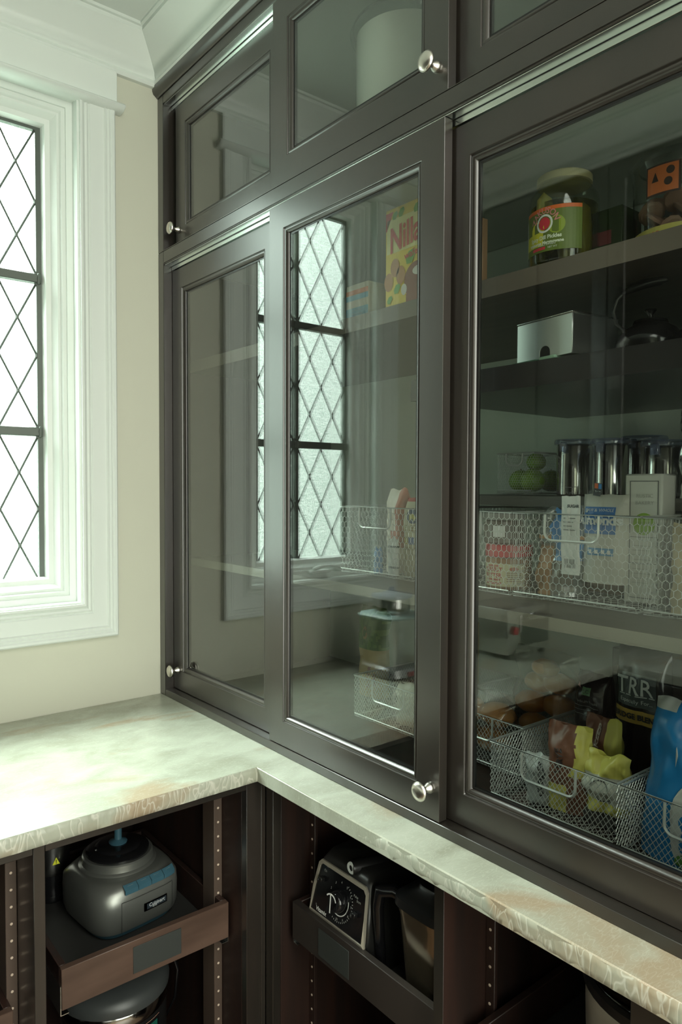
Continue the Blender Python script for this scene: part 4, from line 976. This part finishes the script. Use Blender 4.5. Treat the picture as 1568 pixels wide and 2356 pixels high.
# ---- cabinet floor
ZF = .940
def blob(mb, c_, r, seed, sx=1.3, sz=.75):
    n1, n2 = 10, 14
    mb.grid(n2, n1, lambda u, v: (lambda th, ph: (lambda d_: tuple(Vector(c_)+Vector((d_.x*sx, d_.y, d_.z*sz))*r*(1+.10*noise.noise(d_*2+Vector((seed, 0, 0))))))(Vector((sin(th)*cos(ph), sin(th)*sin(ph), cos(th)))))(pi*v, 2*pi*u))
def rolls(label, loc, pts, w, h, d, seed):
    t = thing('bag_of_rolls', label, 'bread', loc, -90)
    for k, (x, y, z, r) in enumerate(pts):
        m_ = MB(); blob(m_, (x, y, z), r, seed+k); m_.build('bread_roll', mat('crust', (.62, .26, .07), .45, col2=(.74, .36, .12), scale=14), t, smooth=True)
    m_ = MB(); bag(m_, w, h, d, seed, nu=24, nv=24, wr=.010, pinch=.4); m_.build('plastic_bag', film, t, smooth=True); return t
rolls('clear bag of golden bread rolls between the two left baskets', (.475, -.962, ZF), [(-.035, 0, .03, .030), (.035, .01, .03, .030), (-.035, -.01, .082, .032), (.032, 0, .084, .032), (-.02, 0, .128, .030), (.030, 0, .134, .030), (0, -.01, .165, .026)], .165, .205, .09, 21)
rolls('clear bag of bread rolls in the basket at the left door edge', (.320, -.905, ZF), [(-.05, 0, .03, .033), (.03, 0, .03, .034), (-.03, -.01, .085, .034), (.04, 0, .085, .033)], .17, .135, .09, 31)

def gorilla(m_):
    p = Fp(); q = Fp(.0006); m_.disc(lambda u, v: p(u+.085, v+.10), .052, 28, 0, .03)
    m_.text('GORILLA', .026, lambda u, v: q(u+.085, v+.098), 1, bold=.0008); m_.text('MUNCH', .016, lambda u, v: q(u+.085, v+.120), 1, bold=.0004); m_.quad(p, .01, .16, .015, .03, m=1)
box_thing('cereal_box', 'tan cereal box with dark red lettering behind the middle door', 'box', (.420, -.600, ZF), .160, .06, .235, P((.46, .38, .22)), gorilla, mats=(P((.55, .48, .30)), P((.34, .05, .06))))
def veg(q, p):
    q.text('BUTTER', .016, lambda x, y: p(.012-y, .055+x), 0, bold=.0005); q.text('BEAN', .014, lambda x, y: p(.030-y, .050+x), 0, bold=.0004)
    q.disc(lambda x, y: p(x-.005, .172+y), .012, 14, 1, .018); q.disc(lambda x, y: p(x-.005, .172+y, .003), .007, 14, 2, .011)
bag_thing('vegetable_bag', 'snack bag printed with green leaves and chickpeas behind the middle door', 'bag', (.410, -.455, ZF), .095, .240, .06, (P((.08, .16, .045)), P((.50, .36, .16)), P((.14, .24, .07))), lambda u, v, s: (1 if v < .55 else (2 if noise.noise(Vector((u*9, v*14, 1))) > .05 else 0)), seed=23, deco=veg, dmats=(P((.30, .12, .12)), P((.40, .30, .12)), P((.10, .18, .05))), nu=22, nv=30, wr=.004, pinch=.10)
bag_thing('chips_bag', 'orange and white snack bag in the left diamond-mesh basket', 'bag', (.300, -.765, ZF), .060, .125, .05, (P((.72, .30, .05), .3), P((.70, .66, .52), .35)), lambda u, v, s: 0 if (.22 < v < .70) else 1, seed=25, wr=.009, nu=20, nv=22)
bag_thing('chips_bag', 'pale crumpled snack bag next to the orange one', 'bag', (.320, -.690, ZF), .080, .095, .05, (P((.50, .48, .38), .4),), seed=26, wr=.008)
bt_ = thing('soap_bottle', 'white bottle with pink label at the left end behind the first glass door', 'bottle', (.300, -.160, ZF-.006), -90)
MB().lathe([(0, 0), (.032, 0), (.034, .004), (.034, .13), (.026, .16), (.014, .175), (.013, .20), (0, .20)], seg=24).build('bottle_body', P((.55, .62, .58), .3), bt_, smooth=True)
l_ = MB(); c_ = cyl(.0346, -pi/2, 0); l_.disc(lambda u, v: c_(u, v+.075), .028, 24, 0, .042); c2_ = cyl(.0350, -pi/2, 0); l_.disc(lambda u, v: c2_(u, v+.075), .016, 20, 1, .026); l_.build('label', [P((.70, .20, .32)), white_i], bt_)

# coffee bags
def bake(q, p):
    q.text('FIVE', .018, lambda x, y: p(.018-y, .100+x), 0, bold=.0006)
brn = P((.17, .065, .035), .45); yel = P((.62, .56, .12), .4)
bag_thing('coffee_bag', 'brown kraft bag with yellow fold at the centre of the coffee basket', 'bag', (.215, -1.190, ZF), .080, .150, .045, (brn, yel), lambda u, v, s: 1 if (u > .72-.35*abs(v-.8) and v > .42) or (v < .30 and u < .55) else 0, seed=27, wr=.006, rz=-80, lean=-.0, deco=lambda q, p: (q.text('VERVE', .016, lambda x, y: p(-.012-y, .088+x), 0, bold=.0006)), dmats=(P((.03, .02, .02)),), nu=26, nv=26, pinch=.3)
bag_thing('coffee_bag', 'brown bag with upright lettering and yellow side behind the central one', 'bag', (.268, -1.222, ZF), .075, .160, .030, (brn, yel), lambda u, v, s: 1 if (u > .70 and v > .25) else 0, seed=29, wr=.006, rz=-98, deco=lambda q, p: (q.text('KEEP', .018, lambda x, y: p(-.002-y, .128+x), 0, bold=.0006)), dmats=(P((.50, .40, .34)),), nu=26, nv=26, pinch=.25)
bag_thing('coffee_bag', 'yellow folded bag flap at the front right of the coffee basket', 'bag', (.215, -1.262, ZF), .085, .120, .04, (P((.48, .47, .40), .4), yel, P((.05, .05, .045), .4)), lambda u, v, s: 1 if v > .68 or .2 < v < .36 else (2 if v < .2 else 0), seed=33, wr=.010, rz=-92, nu=26, nv=26, pinch=.4, deco=lambda q, p: q.ringf(lambda x, y: p(x, y+.060), .016, .0175, m=0), dmats=(dark_i,))
bag_thing('coffee_bag', 'dark maroon bag with small green leaf slumped in the coffee basket', 'bag', (.275, -1.150, ZF), .075, .115, .04, (P((.075, .025, .030), .35),), seed=35, wr=.008, rz=-75, slump=.03, deco=lambda q, p: q.disc(lambda x, y: p(x, y+.088), .010, 12, 0, .004), dmats=(P((.02, .35, .10)),))
bag_thing('cookie_packet', 'grey-white packet with black lettering at the left of the coffee basket', 'packet', (.200, -1.140, ZF), .055, .085, .030, (P((.45, .46, .44), .4),), seed=37, wr=.006, rz=-80, deco=lambda q, p: q.text('COOKIES', .014, lambda x, y: p(.008-y, .045+x), 0, bold=.0005), dmats=(dark_i,))
bag_thing('coffee_bag', 'tall black coffee bag with small green and pink seals', 'bag', (.375, -1.140, ZF), .075, .205, .06, (P((.010, .010, .011), .22),), seed=39, wr=.007, rz=-96, nu=22, nv=26, pinch=.2, deco=lambda q, p: (q.quad(p, -.006, .012, .165, .180, 2, 2, 0), q.text('CC', .010, lambda x, y: p(x+.003, y+.172, .003), 1), q.add([p(-.024, .178), p(-.012, .176), p(-.018, .188)], [(0, 1, 2)], 2), [q.quad(p, -.028, .026, .150-.008*k, .1508-.008*k, 8, 1, 3) for k in range(1, 4)], q.text('Medium Roast', .008, lambda x, y: p(x, y+.152), 3)), dmats=(P((.10, .22, .10)), dark_i, P((.55, .30, .32)), P((.33, .33, .32))))
def trr(q, p):
    q.quad(p, -.040, .036, .178, .236, 8, 4, 0); q.text('TRR', .042, lambda x, y: p(x*.92-.004, y+.213, .0035), 1, bold=.0003)
    [q.quad(lambda a, b: p(a, b, .0036), cx-.0055, cx+.0055, .1975, .1990, 2, 1, 1) for cx in (-.0265, -.0125, .0075, .0145, .0285)]
    q.text('Especially For...', .010, lambda x, y: p(x, y+.188, .0035), 2)
    q.quad(p, -.048, .046, .148, .172, 8, 2, 3); q.text('BRIDGE BLEND', .0135, lambda x, y: p(x, y+.160, .0035), 4, bold=.0006)
bag_thing('coffee_bag', 'black coffee bag with large serif letters and ochre band', 'bag', (.335, -1.260, ZF+.0), .102, .280, .05, (P((.012, .013, .013), .2),), seed=41, wr=.004, rz=-94, nu=26, nv=28, pinch=.2, deco=trr, dmats=(P((.07, .085, .085), .25), P((.62, .64, .62)), P((.55, .58, .56)), P((.45, .28, .05)), dark_i))
bb = box_thing('storage_box', 'large black box standing at the back above the coffee bags', 'box', (.470, -1.118, ZF-.0055), .26, .13, .244, P((.030, .026, .024), .35), lambda m_: m_.quad(Fp(), .004, .12, .17, .195, m=0), mats=(P((.04, .04, .038), .3),), bevel=.002)
def bluebag(q, p):
    q.disc(lambda x, y: p(x+.030, .062+y), .045, 32, 0, .075); q.text('AMAZING', .017, lambda x, y: p(.048-y*.9, .060+x, .004), 1, bold=.0006)
    q.add([p(-.012, .150), p(-.006, .165), p(.000, .205), (p(-.006, .180))], [(0, 1, 2, 3)], 0); q.disc(lambda x, y: p(x+.012, .012+y, .003), .016, 16, 2, .010)
bag_thing('snack_bag', 'bright blue snack bag with white oval standing in the right basket', 'bag', (.205, -1.405, ZF), .145, .240, .08, (P((.02, .22, .52), .25), P((.60, .62, .60), .3)), lambda u, v, s: 1 if (v > .93 and u < .35) else 0, seed=43, wr=.007, rz=-86, nu=28, nv=34, deco=bluebag, dmats=(P((.62, .62, .58), .4), P((.06, .14, .35)), P((.10, .26, .05))), pinch=.22, topw=.72)

# upper cabinet container
uj = thing('storage_container', 'large milky round container with clear lid in the upper glass cabinet', 'container', (.185, -.795, 2.1540), -90)
MB().lathe([(0, 0), (.100, 0), (.104, .004), (.105, .275), (.1045, .280)], seg=48).build('container_body', frost, uj, smooth=True)
MB().lathe([(.105, .2805), (.114, .283), (.117, .291), (.115, .297), (.110, .298), (.110, .305), (.104, .308), (.076, .308), (.072, .303), (0, .303)], seg=48).build('lid', clear, uj, smooth=True, ang=35)
MB().lathe([(0, .003), (.096, .003), (.1005, .01), (.1005, .21), (.06, .228), (0, .24)], seg=32).build('flour', mat('flour', (.68, .68, .58), .9), uj, smooth=True)

# ================================================================== APPLIANCES ON THE FAR COUNTER (seen reflected)
im = thing('ice_cream_maker', 'stainless countertop appliance with clear blue lid and red base on the window counter', 'appliance', (-.655, -.235, ZC+.0005), 0)
MB().rings([supere(.075, .085, 0, 4), supere(.085, .095, .004, 4), supere(.083, .090, .028, 4), supere(.075, .080, .036, 4)]).build('base', P((.30, .30, .30), .3, .6), im, smooth=True)
MB().box(-.07, .02, -.098, -.088, .006, .020).build('base_stripe', P((.30, .02, .03)), im, bevel=.002)
MB().rings([supere(.070, .074, .037, 5), supere(.080, .082, .175, 5), supere(.082, .084, .180, 5)]).build('body', steel_m, im, smooth=True)
MB().rings([supere(.084, .086, .1805, 5), supere(.086, .088, .186, 5), supere(.080, .080, .192, 5)]).build('top', P((.35, .45, .43), .3), im, smooth=True)
MB().lathe([(.058, .1925), (.060, .20), (.060, .235), (.058, .24)], seg=32).build('bowl', steel_m, im, smooth=True)
MB().lathe([(.060, .2405), (.066, .242), (.066, .25), (.030, .256), (.010, .262), (.008, .272), (0, .273)], seg=32).build('lid', clear_b, im, smooth=True)
to = thing('toaster_oven', 'small stainless oven with handle and round red knob on the window counter', 'appliance', (-1.135, -.375, ZC+.0005), 0)
MB().box(-.12, .12, 0, .20, .016, .175).build('housing', steel, to, bevel=.006, segs=2)
for x in (-.10, .10):
    for y in (.02, .18): MB().lathe([(0, 0), (.012, 0), (.010, .0155), (0, .0155)], (x, y, 0), 12).build('foot', black, to)
dd = MB().box(-.105, .055, -.006, -.0005, .03, .150).build('door', steel_m, to, bevel=.002)
MB().box(-.10, .05, -.010, -.0065, .045, .125).build('window_glass', black_g, dd)
MB().tube([(-.09, -.007, .135), (-.09, -.028, .138), (.04, -.028, .138), (.04, -.007, .135)], .005, 8).build('handle', steel_m, dd, smooth=True)
k = MB(); k.lathe([(0, 0), (.015, 0), (.014, .012), (0, .013)], seg=20); k.xf(Matrix.Translation((.088, -.0005, .10)) @ Matrix.Rotation(pi/2, 4, 'X')); k.build('knob', P((.45, .02, .04)), to, smooth=True)
